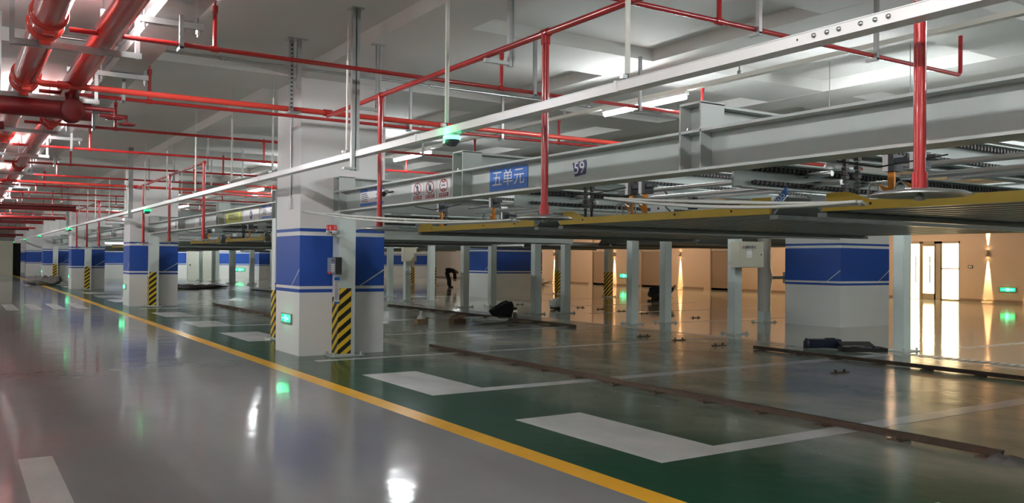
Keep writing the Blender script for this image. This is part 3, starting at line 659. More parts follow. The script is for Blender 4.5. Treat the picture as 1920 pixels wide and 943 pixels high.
# cross mains far down the driveway
for i, (y, z, r) in enumerate(((40.0, 3.6, .14), (44.0, 3.35, .09), (49, 3.5, .1), (56, 3.55, .12), (62, 3.4, .08), (68, 3.5, .13), (74, 3.2, .1), (84, 3.3, .12))):
    t = thing('far_cross_main', 'thick red cross pipe far down the driveway, %s from the camera' % ORD[i], 'fire water pipe', (1, y, z), 'thick red cross pipes far down the driveway')
    m = MB(); r *= .75; m.cyl((-5.5, y, z), (4.1, y, z), r, 16); m.build('pipe', 'red_dark', t)
    m = MB(); m.cyl((3.6, y, z+r), (3.6, y, BB), .02, 8); m.cyl((-1, y, z+r), (-1, y, BB), .02, 8); m.lathe((4.1, y, z), [(r, -.03), (r*1.3, -.03), (r*1.3, .03), (0, .03)], 16, 0, 'x'); m.build('flange', 'red_paint', t)
# cable duct
t = thing('cable_duct', 'wide grey galvanised cable duct right of the fire mains', 'cable duct', (1.92, 8, 4.15))
m = MB(); m.box(1.72, 2.12, YA+.5, 110, 4.15, 4.17); m.box(1.72, 1.74, YA+.5, 110, 4.17, 4.27); m.box(2.10, 2.12, YA+.5, 110, 4.17, 4.27); m.box(1.7, 2.14, YA+.5, 110, 4.27, 4.285); m.build('duct_body', 'galvanised', t)
# trapeze hangers carrying mains and duct
for i, y in enumerate((7.3, 9.7, 12.9, 16.5, 20.5, 25, 30.0, 36, 43, 51, 60)):
    t = thing('trapeze_hanger', 'galvanised trapeze bar under the duct and mains, %s from the camera' % ORD[i], 'pipe hanger', (1.6, y, 3.6), 'trapeze bars under the duct')
    m = MB(); m.box(1.2, 2.22, y-.035, y+.035, 4.08, 4.145); m.box(.4, 1.6, y-.03, y+.03, 3.68, 3.74); m.build('bar', 'galvanised', t)
    for x, z in ((2.17, 4.0), (1.62, 4.0)): m = MB(); m.cyl((x, y, z), (x, y, SL), .011, 8); m.cyl((x, y, z+.03), (x, y, z+.075), .026, 6); m.build('threaded_rod', 'galvanised', t)
    for x in (.42, 1.56): m = MB(); m.box(x-.022, x+.022, y-.024, y+.024, 3.672, SL); m.build('channel_leg', 'galvanised', t)
# small round detector on the ceiling
t = thing('smoke_detector', 'round red and white detector on the ceiling at upper right', 'detector', (10.88, 6.35, SL))
m = MB(); m.lathe((10.88, 6.6, SL), [(0, -.035), (.05, -.03), (.06, 0)], 20, 0); m.lathe((10.88, 6.6, SL), [(.06, 0), (.07, -.012), (.095, -.01), (.095, 0)], 20, 1); m.build('body', ['alarm_red', 'sign_white'], t)
# dark red pipes and netting at the far right
for i, (x, z) in enumerate(((24.0, 2.75), (25.0, 3.05), (25.6, 3.35), (26.4, 2.9), (27.2, 3.2), (28.2, 3.45), (28.8, 2.95), (29.5, 3.7), (30.6, 3.5), (31.6, 3.1), (32.4, 3.9), (33.2, 3.6), (34.5, 3.2))):
    t = thing('distant_red_pipe', 'dark red pipe in the distance at far right, %s from the lifts' % ORD[i], 'fire water pipe', (x, 12, z), 'dark red pipes in the distance at far right')
    m = MB(); m.cyl((x, -10, z), (x, 11.5+.35*(x-24), z), .15 if i % 2 else .10, 12); m.build('pipe', 'red_dark', t)
    for y in (3.5, 7, 10.5): m = MB(); m.cyl((x, y, z), (x, y, BB), .012, 6); m.build('hanger_rod', 'galvanised', t)

# ------------------------------------------------------------------ signs on the near steel beam (web at x = 5.40)
SX = 5.268
def plate(name, label, cat, y0, y1, z0, z1, mat, x=SX-.0, group=None, th=.006):
    t = thing(name, label, cat, (x, (y0+y1)/2, (z0+z1)/2), group); m = MB(); m.box(x-th, x, y0, y1, z0, z1); m.build('panel', mat, t); return t
WEB = 5.40
t = plate('unit_sign', 'blue sign with three white characters on the steel beam', 'sign', 8.04, 8.86, 2.43, 2.69, 'sign_blue', WEB)
text('lettering', '五单元', .205, 'sign_white', (WEB-.009, 8.45, 2.56), LEFTX, LEFTY, t, .001, 1.15)
t = thing('number_sticker', 'crooked purple sticker reading 59 on the steel beam', 'sticker', (WEB, 7.08, 2.56)); m = MB(); m.prism([(7.20, 2.625), (7.155, 2.478), (6.985, 2.495), (6.965, 2.60), (6.98, 2.642), (7.03, 2.632)], 'x', WEB-.006, WEB); m.build('panel', 'sign_navy', t)
text('lettering', '59', .17, 'sign_white', (WEB-.009, 7.08, 2.56), LEFTX, LEFTY, t, .001, 1.1)
def notice(y0, y1, z0, z1, x, label, cols=3):
    t = plate('notice_board', label, 'notice', y0, y1, z0, z1, 'sign_white', x)
    m = MB(); h = z1-z0; m.box(x-.008, x-.006, y0, y1, z1-.16*h, z1); m.box(x-.008, x-.006, y0, y1, z0, z0+.18*h); m.build('blue_band', 'sign_blue', t)
    m = MB()
    for k in range(5):
        zc = z1-(.27+.115*k)*h
        m.box(x-.008, x-.006, y1-.05-.30*(.7+.3*((k*37) % 5)/5), y1-.05, zc-.006, zc+.006)
    m.build('print_lines', 'ink', t)
    m = MB()
    for k in range(5):
        zc = z1-(.27+.115*k)*h; m.box(x-.008, x-.006, y0+.08, y0+.08+.25*(.4+.6*((k*53) % 7)/7), zc-.006, zc+.006)
    m.build('print_lines', 'ink', t)
    text('heading', '车库停车须知', .05, 'sign_white', (x-.01, (y0+y1)/2, z1-.08*h), LEFTX, LEFTY, t, .001); return t
notice(11.95, 12.83, 2.44, 2.70, WEB, 'blue and white notice on the steel beam beside the nearest pillar')
notice(17.25, 18.1, 2.44, 2.70, WEB, 'blue and white notice on the second block beam left of the nearest pillar')
wl = ['white warning sign with crossed out walking figure', 'white warning sign with crossed out flame', 'white warning sign with round limit symbol, right of the flame sign']
for i, (yc_, cap) in enumerate(((10.80, '禁止入内'), (10.42, '禁止烟火'), (10.03, '限速停车'))):
    t = plate('warning_sign', wl[i], 'warning sign', yc_-.185, yc_+.185, 2.43, 2.69, 'sign_white', WEB, 'three warning signs on the beam')
    m = MB(); r0, r1, n = .072, .086, 28; cc = (yc_, 2.588)
    vs = []; x = WEB-.009
    for k in range(n):
        a = 2*PI*k/n; vs += [(x, cc[0]+1.35*r0*math.cos(a), cc[1]+r0*math.sin(a)), (x, cc[0]+1.35*r1*math.cos(a), cc[1]+r1*math.sin(a))]
    m.add(vs, [(2*k, 2*k+1, (2*k+3) % (2*n), (2*k+2) % (2*n)) for k in range(n)])
    if i < 2: m.obox((x, cc[0], cc[1]), (.002, .012, .19), Matrix.Rotation(R(-50), 3, 'X'))
    else:
        for sg in (1, -1): m.add([(x, cc[0]-.06, cc[1]+sg*.055), (x, cc[0]+.06, cc[1]+sg*.055), (x, cc[0]+.03, cc[1]+sg*.075), (x, cc[0], cc[1]+sg*.035), (x, cc[0]-.03, cc[1]+sg*.075)], [(0, 3, 1), (0, 4, 3), (3, 2, 1)])
    m.box(x, WEB-.006, yc_-.13, yc_+.13, 2.44, 2.492); m.build('red_symbol', 'sign_red', t)
    m = MB(); x -= .001
    if i == 0:
        m.lathe((x, yc_, 2.64), [(0, -.001), (.011, 0)], 10, 0, 'x'); m.obox((x, yc_, 2.605), (.002, .035, .05), Matrix.Identity(3)); m.obox((x, yc_-.02, 2.56), (.002, .012, .06), Matrix.Rotation(R(-20), 3, 'X')); m.obox((x, yc_+.02, 2.56), (.002, .012, .06), Matrix.Rotation(R(20), 3, 'X')); m.obox((x, yc_, 2.61), (.002, .1, .01), Matrix.Rotation(R(15), 3, 'X'))
    elif i == 1:
        m.add([(x, yc_-.03, 2.54), (x, yc_+.03, 2.54), (x, yc_+.04, 2.58), (x, yc_+.01, 2.64), (x, yc_, 2.60), (x, yc_-.03, 2.62), (x, yc_-.04, 2.57)], [(0, 1, 2, 4), (2, 3, 4), (0, 4, 5, 6)])
    else: text('tiny_print', '限高限重', .025, 'ink', (x, yc_, 2.588), LEFTX, LEFTY, t, .0005)
    if m.v: m.build('figure', 'ink', t)
    text('caption', cap, .048, 'sign_white', (x-.001, yc_, 2.466), LEFTX, LEFTY, t, .0005, 1.2)
# signs on second block
t = plate('yellow_sign', 'yellow notice on the second block beam', 'sign', 19.7, 21.0, 2.42, 2.66, 'sign_yellow', WEB); text('lettering', '安全告示', .16, 'ink', (WEB-.01, 20.35, 2.55), LEFTX, LEFTY, t, .001, 1.3)
for i, y in enumerate((18.9, 23.6, 26.6)):
    t = plate('round_logo_sign', 'white panel with a dark round number badge, %s along the second block beam' % ORD[i], 'sign', y-.6, y+.6, 2.42, 2.69, 'sign_white', WEB)
    m = MB(); m.lathe((WEB-.008, y, 2.555), [(0, -.002), (.095, -.002), (.10, 0)], 24, 0, 'x'); m.build('badge', 'sign_navy', t); text('number', '68', .11, 'sign_white', (WEB-.012, y, 2.55), LEFTX, LEFTY, t, .001)
# sprayed 43 on block three
t = plate('round_logo_sign', 'white panel with blue patch on the third block beam', 'sign', 36.5, 39.4, 2.42, 2.69, 'sign_white', WEB); m = MB(); m.box(WEB-.01, WEB-.006, 38.2, 39.3, 2.44, 2.68); m.build('blue_patch', 'sign_blue', t)
# bullet camera on the beam
t = thing('bullet_camera', 'small grey bullet camera on the steel beam beside the notice', 'security camera', (5.3, 11.6, 2.55))
m = MB(); m.tube([(5.30, 11.62, 2.60), (5.16, 11.42, 2.545)], .034, 16); m.build('barrel', 'light_box', t)
m = MB(); m.tube([(5.16, 11.42, 2.545), (5.15, 11.40, 2.54)], .036, 16); m.build('lens', 'black', t); m = MB(); m.cyl((5.39, 11.58, 2.6), (5.27, 11.58, 2.58), .012, 8); m.build('arm', 'dark_grey', t)
# devices on the post of the nearest pillar
t = thing('alarm_beacon', 'red topped alarm beacon beside the post of the nearest pillar', 'alarm light', (5.08, 13.28, 1.98))
m = MB(); m.lathe((5.09, 13.28, 2.0), [(0, 0), (.085, 0), (.088, .06)], 24); m.build('base', 'sign_white', t); m = MB(); m.lathe((5.09, 13.28, 2.0), [(.088, .06), (.088, .13), (.075, .15), (0, .155)], 24); m.build('red_dome', 'alarm_red', t)
m = MB(); m.box(5.17, 5.29, 13.24, 13.40, 1.96, 1.985); m.box(5.1, 5.22, 13.25, 13.3, 1.97, 2.0); m.build('bracket', 'steel_paint', t); m = MB(); m.cyl((5.05, 13.197, 2.03), (5.05, 13.19, 2.03), .015, 8); m.build('buzzer_hole', 'black', t)
t = thing('control_keypad', 'grey operator keypad on the post of the nearest pillar', 'keypad', (5.17, 13.35, 1.35))
m = MB(); m.box(5.08, 5.165, 13.28, 13.42, 1.36, 1.62); m.build('face', 'plastic_grey', t); m = MB(); m.box(5.165, 5.27, 13.27, 13.43, 1.35, 1.63); m.build('housing', 'black', t)
m = MB(); m.box(5.095, 5.15, 13.276, 13.281, 1.55, 1.60, 1)
for r_ in range(4):
    for c_ in range(3): m.box(5.095+c_*.02, 5.108+c_*.02, 13.275, 13.281, 1.40+r_*.033, 1.42+r_*.033)
m.build('keys', ['sign_white', 'ink'], t); m = MB(); m.lathe((5.07, 13.30, 1.37), [(0, -.03), (.022, -.03), (.022, .03), (0, .03)], 12, 0, 'y'); m.build('stop_button', 'alarm_red', t)
t = thing('instruction_strip', 'narrow white and blue instruction strip on the post below the keypad', 'notice', (5.24, 13.3, .86))
m = MB(); m.box(5.19, 5.275, 13.385, 13.395, .87, 1.30); m.build('sheet', 'sign_white', t); m = MB(); m.box(5.19, 5.275, 13.38, 13.385, 1.25, 1.30); m.box(5.19, 5.275, 13.38, 13.385, .87, .90); m.build('blue_ends', 'sign_blue', t)
m = MB()
for k in range(14): m.box(5.20, 5.265-.01*(k % 3), 13.38, 13.385, 1.225-.022*k, 1.232-.022*k)
m.build('print_lines', 'ink', t)
t = thing('small_socket', 'small black device low on the right side of the nearest front post', 'socket', (5.6, 13.6, .72)); m = MB(); m.box(5.565, 5.62, 13.56, 13.66, .70, .80); m.cyl((5.59, 13.555, .75), (5.59, 13.56, .75), .015, 8); m.build('body', 'black', t)
# exit signs
def exit_sign(face, pos, label, w=.5, h=.17):
    x, y, z = pos; t = thing('exit_sign', label, 'exit sign', pos, 'green exit signs')
    def B(mb, a0, a1, z0, z1, d0, d1, m=0):
        if face == 'x': mb.box(x-d1, x-d0, y-a1, y-a0, z+z0, z+z1, m)
        else: mb.box(x+a0, x+a1, y-d1, y-d0, z+z0, z+z1, m)
    m = MB(); B(m, -w/2, w/2, -h/2, h/2, 0, .03); m.build('housing', 'exit_grey', t)
    m = MB(); B(m, -w*.42, w*.42, -h*.34, h*.38, .03, .033); m.build('panel', 'led_green', t)
    m = MB()
    B(m, -.05*w/.5, .05*w/.5, -h*.3, h*.34, .034, .037); B(m, -.17*w/.5, -.07*w/.5, -h*.06, h*.08, .034, .037); B(m, .07*w/.5, .15*w/.5, -h*.12, h*.14, .034, .037); m.build('pictogram', 'led_mint', t)
    if face == 'x': text('exit_text', 'EXIT', .07*w/.5, 'led_mint', (x-.038, y-.12*w/.5, z), LEFTX, LEFTY, t, .001)
    else: text('exit_text', 'EXIT', .07*w/.5, 'led_mint', (x+.12*w/.5, y-.038, z), FRONX, FRONY, t, .001)
    li = bpy.data.lights.new('sign_glow', 'POINT'); li.energy = .35; li.color = (.1, 1, .4); li.shadow_soft_size = .06
    lo = bpy.data.objects.new('sign_glow', li); COL.objects.link(lo); lo.parent = t; lo.location = (-.12, 0, 0) if face == 'x' else (0, -.12, 0)
    return t
exit_sign('x', (4.72, 14.32, .59), 'green exit sign low on the nearest pillar')
exit_sign('x', (4.72, 31.1, .62), 'green exit sign low on the second pillar')
exit_sign('x', (4.72, 48.0, .62), 'green exit sign low on the third pillar')
exit_sign('x', (4.72, 64.6, .62), 'green exit sign low on the fourth pillar')
exit_sign('x', (WX, 18.85, .56), 'green exit sign low on the beige wall right of the glass doors', .72, .2)
exit_sign('x', (WX, 43.4, .66), 'green exit sign on the beige wall behind the striped post', .9, .3)
exit_sign('y', (19.1, 70, .68), 'small green exit sign on the far white wall', .9, .3)
t = thing('wall_socket', 'dark double wall switch right of the glass doors', 'switch', (WX, 20.43, 1.5)); m = MB(); m.box(WX-.02, WX, 20.33, 20.53, 1.44, 1.56); m.build('plate', 'dark_grey', t); m = MB(); m.box(WX-.028, WX-.02, 20.36, 20.42, 1.47, 1.53); m.box(WX-.028, WX-.02, 20.44, 20.5, 1.47, 1.53); m.build('button', 'sign_white', t)

# ------------------------------------------------------------------ wall sconces on the beige wall
sl = ['wall light right of the glass doors', 'wall light at the right edge of the picture', 'wall light beside the cream control box', 'wall light left of the cream control box', 'wall light above the crouching worker', 'wall light between posts left of the striped post', 'wall light at the left end of the beige wall']
for i, y in enumerate((19.68, 18.0, 31.7, 33.9, 38.15, 44.35, 51.2)):
    t = thing('wall_light', sl[i], 'wall light', (WX, y, 2.0), 'up and down lights on the beige wall')
    m = MB(); m.lathe((WX-.09, y, 2.08), [(.05, -.13), (.055, -.13), (.055, .13), (.05, .13)], 16); m.box(WX-.05, WX, y-.03, y+.03, 2.04, 2.12); m.build('housing', 'frame_metal', t)
    m = MB(); m.lathe((WX-.09, y, 2.08), [(0, -.12), (.05, -.12)], 16); m.lathe((WX-.09, y, 2.08), [(0, .12), (.05, .12)], 16); m.build('lens', 'sconce_glow', t)
    for sg in (-1, 1):
        li = bpy.data.lights.new('beam', 'SPOT'); li.energy = SCONCE_W*(1 if sg < 0 else .6); li.color = (1, .63, .30); li.spot_size = R(17); li.spot_blend = .6; li.shadow_soft_size = .02
        lo = bpy.data.objects.new('beam', li); COL.objects.link(lo); lo.parent = t; lo.location = (-.05, 0, .08+sg*.14)
        d = Vector((.055, 0, sg)).normalized(); lo.rotation_euler = d.to_track_quat('-Z', 'Y').to_euler()
# warm recessed downlights over the far right area
for i, (x, y) in enumerate(((33.5, 22.2), (33.5, 30), (33.5, 38), (33.5, 46), (30.5, 14), (33.5, 54))):
    t = thing('downlight', 'warm recessed downlight near the beige wall, %s from the right' % ORD[i], 'ceiling light', (x, y, BB), 'warm downlights')
    m = MB(); m.lathe((x, y, 4.56), [(.13, 0), (.11, -.03), (.10, 0)], 20); m.box(x-.13, x+.13, y-.13, y+.13, 4.56, SL); m.build('trim_ring', 'sign_white', t)
    m = MB(); m.lathe((x, y, 4.545), [(0, 0), (.10, 0)], 20); m.build('lens', 'sconce_glow', t)
    li = bpy.data.lights.new('glow', 'AREA'); li.energy = 78; li.color = (1, .65, .38); li.size = .3; lo = bpy.data.objects.new('glow', li); COL.objects.link(lo); lo.parent = t; lo.location = (0, 0, -.06)

# ------------------------------------------------------------------ control boxes
def control_box(x0, x1, y0, y1, z0, z1, label, writing=False):
    t = thing('control_box', label, 'electrical control box', ((x0+x1)/2, y0, z0), 'control boxes on the lift posts')
    m = MB(); m.box(x0, x1, y0, y1, z0, z1); m.build('cabinet', 'beige_box', t, .008)
    m = MB(); m.box(x0+.01, x1-.01, y0-.015, y0, z0+.01, z1-.01); d = m.build('door', 'beige_box', t, .004)
    m = MB(); m.lathe((x1-.1, y0-.02, (z0+z1)/2), [(0, -.01), (.015, -.01), (.015, .01)], 10, 0, 'y'); m.build('lock', 'dark_grey', d)
    if writing:
        m = MB(); m.box(x0+.22, x0+.38, y0-.018, y0-.015, z0+.22, z0+.40); m.build('paper_label', 'sign_white', d)
        m = MB(); m.box(x0+.24, x0+.35, y0-.020, y0-.018, z0+.25, z0+.258); m.build('print_line', 'ink', d)
        text('logo', '(   )', .085, 'ink', (x0+.135, y0-.018, z1-.13), FRONX, FRONY, d, .001)
        text('red_mark', 'SS', .075, 'sign_red', (x0+.135, y0-.019, z1-.13), FRONX, FRONY, d, .001, 1.1)
        text('lettering', '顺时停车', .082, 'ink', (x0+.36, y0-.018, z1-.13), FRONX, FRONY, d, .002)
        text('small_lettering', '立体停车设备', .03, 'ink', (x0+.30, y0-.018, z1-.19), FRONX, FRONY, d, .001, 1.3)
    return t
control_box(14.22, 15.0, 12.95, 13.2, 1.49, 2.06, 'cream control box with red and black lettering on a steel post', True)
m = MB(); m.box(14.3, 14.9, 13.19, 13.32, 1.55, 1.62); m.box(14.3, 14.9, 13.19, 13.32, 1.95, 2.02); tag(m.build('box_bracket', 'steel_paint'), 'steel bracket strips behind the cream control box', 'bracket')
control_box(14.3, 14.85, 29.75, 29.96, 1.53, 2.1, 'plain grey green control box just right of the nearest pillar')
# galvanised beam between
# wrapped post beside the right pillar
t = thing('wrapped_post', 'steel post wrapped in torn plastic left of the right pillar', 'post', (18.3, 15.7, 0)); hpost(t, 18.12, 18.36, 15.6, 15.85, 3.0, 'steel_white')
m = MB(); m.tube([(18.24, 15.72, .3), (18.24, 15.72, .9), (18.25, 15.7, 1.2), (18.24, 15.73, 1.5), (18.24, 15.72, 2.5)], [.17, .175, .2, .175, .17], 10); m.build('plastic_wrap', 'wrap', t)
m = MB(); m.box(18.3, 18.9, 15.55, 15.6, 1.16, 1.24); m.box(18.86, 18.9, 15.4, 15.62, 1.05, 1.35); m.build('brace', 'galvanised', t)
# warm lit steel rail at right edge
t = thing('guide_rail', 'long galvanised rail behind the nearest riser at the right edge', 'rail', (9, 4.75, 2.9))
m = MB(); m.box(8.3, 14.4, 4.7, 4.78, 2.86, 2.90); m.build('rail', 'galvanised', t)

# ------------------------------------------------------------------ floor rails
def floor_rail(x, y0, y1, label, chairs=.8):
    t = thing('floor_rail', label, 'floor rail', (x, y0, 0), 'rusty guide rails on the floor')
    m = MB(); m.box(x-.035, x+.035, y0, y1, .012, .02); m.box(x-.012, x+.012, y0, y1, .02, .062); m.box(x-.025, x+.025, y0, y1, .055, .07); m.build('rail_bar', 'rust', t)
    y = y0+.1; 
    while y < y1:
        m = MB(); m.box(x-.14, x+.04, y-.06, y+.06, 0.001, .014); m.cyl((x-.10, y, .01), (x-.10, y, .035), .018, 6); m.build('rail_chair', 'rust', t); y += chairs
    return t
t = floor_rail(7.25, 3.75, 13.95, 'nearest rusty floor rail crossing the green bays')
m = MB()
for k in range(7):
    a = rnd.random()*6; m.lathe((7.2+.09*math.cos(a)+.02, 3.66+.12*math.sin(a), 0), [(.09+.03*rnd.random(), 0), (.06, .02), (0, .03+.02*rnd.random())], 9)
m.build('mortar_lump', 'rubble', t)
floor_rail(12.37, -3, 10.9, 'rusty floor rail across the bays at the right edge')
floor_rail(12.5, 16.5, 27.2, 'rusty floor rail behind the nearest pillar, towards the black bag')
floor_rail(7.35, 19.9, 30.2, 'rusty floor rail left of the nearest pillar')
floor_rail(12.5, 33.5, 43.5, 'far rusty floor rail seen between first and second pillar')
anch = [(17.98, 23.49), (18.0, 22.43), (17.93, 21.26), (17.8, 20.02), (17.8, 18.89), (17.81, 17.84), (12.34, 13.89), (12.4, 12.89), (12.31, 11.7), (10.86, 7.95), (7.44, 16.72), (17.24, 26.12), (17.35, 25.2)]
def anchor(x, y):
    t = bpy.data.objects.new('anchor_plate', None); COL.objects.link(t); t.location = (0, 0, 0)
    m = MB(); m.box(-.16, .16, -.04, .04, 0, .014); m.build('plate', 'rust', t); m = MB(); m.cyl((-.1, 0, .014), (-.1, 0, .05), .02, 6); m.cyl((.1, 0, .014), (.1, 0, .05), .02, 6); m.build('bolt', 'rust', t); return t
a0 = anchor(0, 0)
awd = ['behind the middle steel posts, farthest of six in a row', 'behind the middle steel posts, fifth nearest of six in a row', 'behind the middle steel posts, fourth nearest of six in a row', 'right of the middle steel posts, third nearest of six in a row', 'right of the middle steel posts, second nearest of six in a row', 'right of the middle steel posts, nearest of six in a row',
       'in front of the right steel post pair, farthest of three', 'in front of the right steel post pair, middle of three', 'in front of the cream control box post', 'alone on the dark bay left of the right edge rail', 'just right of the nearest pillar base', 'far left of the crate row by the posts', 'far right of the crate row by the posts']
for i, (x, y) in enumerate(anch):
    o = a0 if i == 0 else copy_tree(a0); o.location = (x, y, 0)
    tag(o, 'rusty anchor plate '+awd[i].replace('crate row', 'bolt row'), 'anchor plate', 'rusty anchor plates on the floor')
# drain channel
t = thing('drain_channel', 'pale drain cover strip on the floor right of the white line', 'drain', (14.4, 5, 0))
m = MB(); m.box(14.02, 14.29, -10, 8.95, 0, .006)
y = -3.0
while y < 8.9: m.box(14.06, 14.25, y, y+.05, .006, .0075, 1); y += .16
m.build('cover', ['paint_white', 'dark_grey'], t)

# ------------------------------------------------------------------ things lying on the floor
def blob(name, mat, c, size, seed, parent=None, sub=3, noise=.35, flat=True):
    bm = bmesh.new(); bmesh.ops.create_icosphere(bm, subdivisions=sub, radius=1)
    r_ = random.Random(seed); ph = [r_.random()*6 for _ in range(9)]; off = Vector((0, 0, 0)); p = parent
    while p is not None: off += p.location; p = p.parent
    for v in bm.verts:
        q = v.co.copy(); n = 1+noise*(math.sin(q.x*4+ph[0])*math.sin(q.y*5+ph[1])+.5*math.sin(q.z*9+ph[2]+q.x*7)+.4*math.sin(q.y*13+ph[3]))
        v.co = Vector((q.x*size[0]*n, q.y*size[1]*n, max(0, (q.z*.5+.5)*2*size[2]*n*.5) if flat else q.z*size[2]*n))
    for v in bm.verts: v.co += Vector(c)-off
    me = bpy.data.meshes.new(name); bm.to_mesh(me); bm.free(); me.materials.append(MT[mat])
    for pl in me.polygons: pl.use_smooth = True
    o = bpy.data.objects.new(name, me); COL.objects.link(o)
    if parent is not None: o.parent = parent
    return o
# tissue carton
t = thing('open_carton', 'small brown carton with a white tissue bag, leftmost on the floor', 'box', (9.9, 19.45, 0))
m = MB(); x, y = 9.85, 19.45; m.box(x-.15, x+.15, y-.1, y+.1, 0, .11)
m.add([(x-.15, y-.1, .11), (x-.21, y-.14, .13), (x-.21, y+.12, .13), (x-.15, y+.1, .11)], [(0, 1, 2, 3)]); m.add([(x+.15, y-.1, .11), (x+.2, y-.12, .14), (x+.2, y+.12, .14), (x+.15, y+.1, .11)], [(0, 1, 2, 3)]); m.build('carton', 'carton', t)
m = MB(); m.lathe((9.85, 19.45, .11), [(.11, 0), (.09, .06), (.035, .12), (.045, .18), (.03, .2), (0, .19)], 12); m.build('tissue_bag', 'thin_plastic', t)
t = thing('food_carton', 'brown food carton lying open in the middle of the floor rubbish', 'box', (10.65, 18.95, 0))
m = MB(); x, y = 10.62, 18.95; m.box(x-.18, x+.18, y-.12, y+.12, 0, .12); m.build('lower_half', 'carton_dark', t)
m = MB(); m.obox((x, y, .17), (.34, .24, .08), Matrix.Rotation(R(-9), 3, 'Y')); m.build('lid', 'carton', t, .02)
blob('plastic_sheet', 'thin_plastic', (11.35, 18.62, 0), (.48, .2, .13), 5, None, 5, .22)
tag(bpy.data.objects['plastic_sheet'], 'crumpled clear plastic sheet right of the food carton', 'plastic sheet')
t = thing('black_bag', 'black open bag standing by the floor rail', 'bag', (12.88, 20.3, 0))
m = MB(); x, y = 12.86, 20.3
pts0 = [(x-.24, .0), (x+.18, .0), (x+.26, .34), (x+.20, .46), (x+.08, .44), (x-.40, .24), (x-.44, .18)]
m.prism(pts0, 'y', y-.14, y+.14); m.build('body', 'cloth_black', t, .04)
m = MB(); m.tube([(x-.3, y, .3), (x-.1, y-.02, .42), (x+.1, y, .47)], .02, 8); m.build('handle', 'cloth_black', t)
t = thing('thermos', 'steel thermos with dark lid beside the black bag', 'thermos', (12.95, 19.85, 0))
m = MB(); m.lathe((13.0, 19.95, 0), [(0, 0), (.06, 0), (.06, .22), (.055, .235)], 20); m.build('bottle_body', 'bright_steel', t); m = MB(); m.lathe((13.0, 19.95, 0), [(.055, .235), (.056, .30), (.04, .31), (0, .312)], 20); m.build('lid', 'black', t)
t = thing('work_glove', 'brown work glove on the floor below the black bag', 'glove', (12.2, 18.2, 0))
blob('palm', 'carton_dark', (12.02, 18.42, 0), (.16, .08, .05), 3, t, 2, .2)
for k in range(4):
    m = MB(); m.tube([(12.12, 18.36+.03*k-.04, .03), (12.28, 18.28+.045*k-.06, .045), (12.36, 18.24+.05*k-.06, .03)], [.02, .018, .012], 8); m.build('finger', 'carton', t)
t = thing('white_bag', 'white plastic bag between the pair of middle steel posts', 'bag', (16.7, 23.0, 0)); blob('bag_body', 'thin_plastic', (16.7, 23.05, 0), (.27, .24, .36), 11, t, 4, .14); blob('bag_bottom', 'cloth_grey', (16.7, 22.95, 0), (.34, .28, .08), 12, t, 2, .2)
# power tool case with tools, bottle
t = thing('tool_case', 'open black tool case with a glove at the foot of the right steel post', 'tool case', (13.9, 9.7, 0))
rm = Matrix.Rotation(-.55, 3, 'Z')
def rb(mb, c_, s_, z0, m=0, org=(13.93, 9.72)):
    p = rm @ Vector((c_[0], c_[1], 0)); mb.obox((org[0]+p.x, org[1]+p.y, z0+s_[2]/2), s_, rm, m)
m = MB(); rb(m, (0, 0), (.78, .34, .012), .0); 
for sx in (-.38, .38): rb(m, (sx, 0), (.02, .34, .07), 0)
for sy in (-.165, .165): rb(m, (0, sy), (.78, .02, .07), 0)
m.build('tray', 'case_black', t)
m = MB(); p = rm @ Vector((.02, .32, 0)); m.obox((13.93+p.x, 9.72+p.y, .085), (.62, .3, .03), rm @ Matrix.Rotation(R(14), 3, 'X')); m.build('lid', 'case_black', t, .01)
for k, (a, b) in enumerate(((.0, .0), (.14, .05), (.26, -.04))):
    m = MB(); rb(m, (a, b), (.1, .07, .05), .014); m.build('tool', 'plastic_grey', t, .01)
t = thing('blue_case', 'long dark blue case behind the open tool case', 'tool case', (13.85, 10.35, 0)); m = MB(); rb(m, (0, 0), (.62, .2, .16), 0, 0, (13.85, 10.5)); m.build('shell', 'case_navy', t, .015); m = MB(); rb(m, (.12, 0), (.16, .1, .02), .16, 0, (13.85, 10.5)); m.build('handle', 'case_black', t)
t = thing('work_gloves', 'pale knitted glove lying in the open tool case', 'glove', (13.7, 9.85, .07)); blob('palm', 'glove', (13.68, 9.86, .07), (.13, .07, .03), 8, t, 2, .2)
for k in range(4):
    m = MB(); m.tube([(13.78, 9.82-.022*k, .09), (13.90, 9.73-.028*k, .085)], [.016, .012], 8); m.build('finger', 'glove', t)
t = thing('drink_bottle', 'small dark blue bottle left of the tool case', 'bottle', (13.5, 10.62, 0)); m = MB(); m.lathe((13.5, 10.62, 0), [(0, 0), (.055, 0), (.058, .02), (.058, .12), (.03, .15), (.022, .155)], 18); m.build('bottle_body', 'case_navy', t); m = MB(); m.lathe((13.5, 10.62, 0), [(.026, .152), (.026, .18), (0, .182)], 14); m.build('cap', 'black', t)
# rubble heaps
for i, (x, y, s_, h, lb, mt) in enumerate(((4.2, 54.5, 1.0, .5, 'heap of grey rubbish at the foot of the third pillar', 'rubble'), (31.5, 50, 1.3, .4, 'heap of sacks by the far end of the beige wall', 'carton'), (33, 47.8, .9, .45, 'grey sacks right of the sack heap by the beige wall', 'glove'), (30.5, 44.5, .7, .12, 'flat dark debris on the floor before the beige wall', 'carton_dark'), (10.5, 46.5, 1.4, .2, 'low debris right of the third pillar', 'rubble'))):
    t = thing('rubbish_heap', lb, 'rubbish', (x, y, 0))
    for k in range(4): blob('lump', mt, (x+rnd.uniform(-s_, s_)*.6, y+rnd.uniform(-s_, s_)*.6, 0), (s_*rnd.uniform(.4, .7), s_*rnd.uniform(.4, .7), h*rnd.uniform(.6, 1)), 20+i*5+k, t, 3, .4)
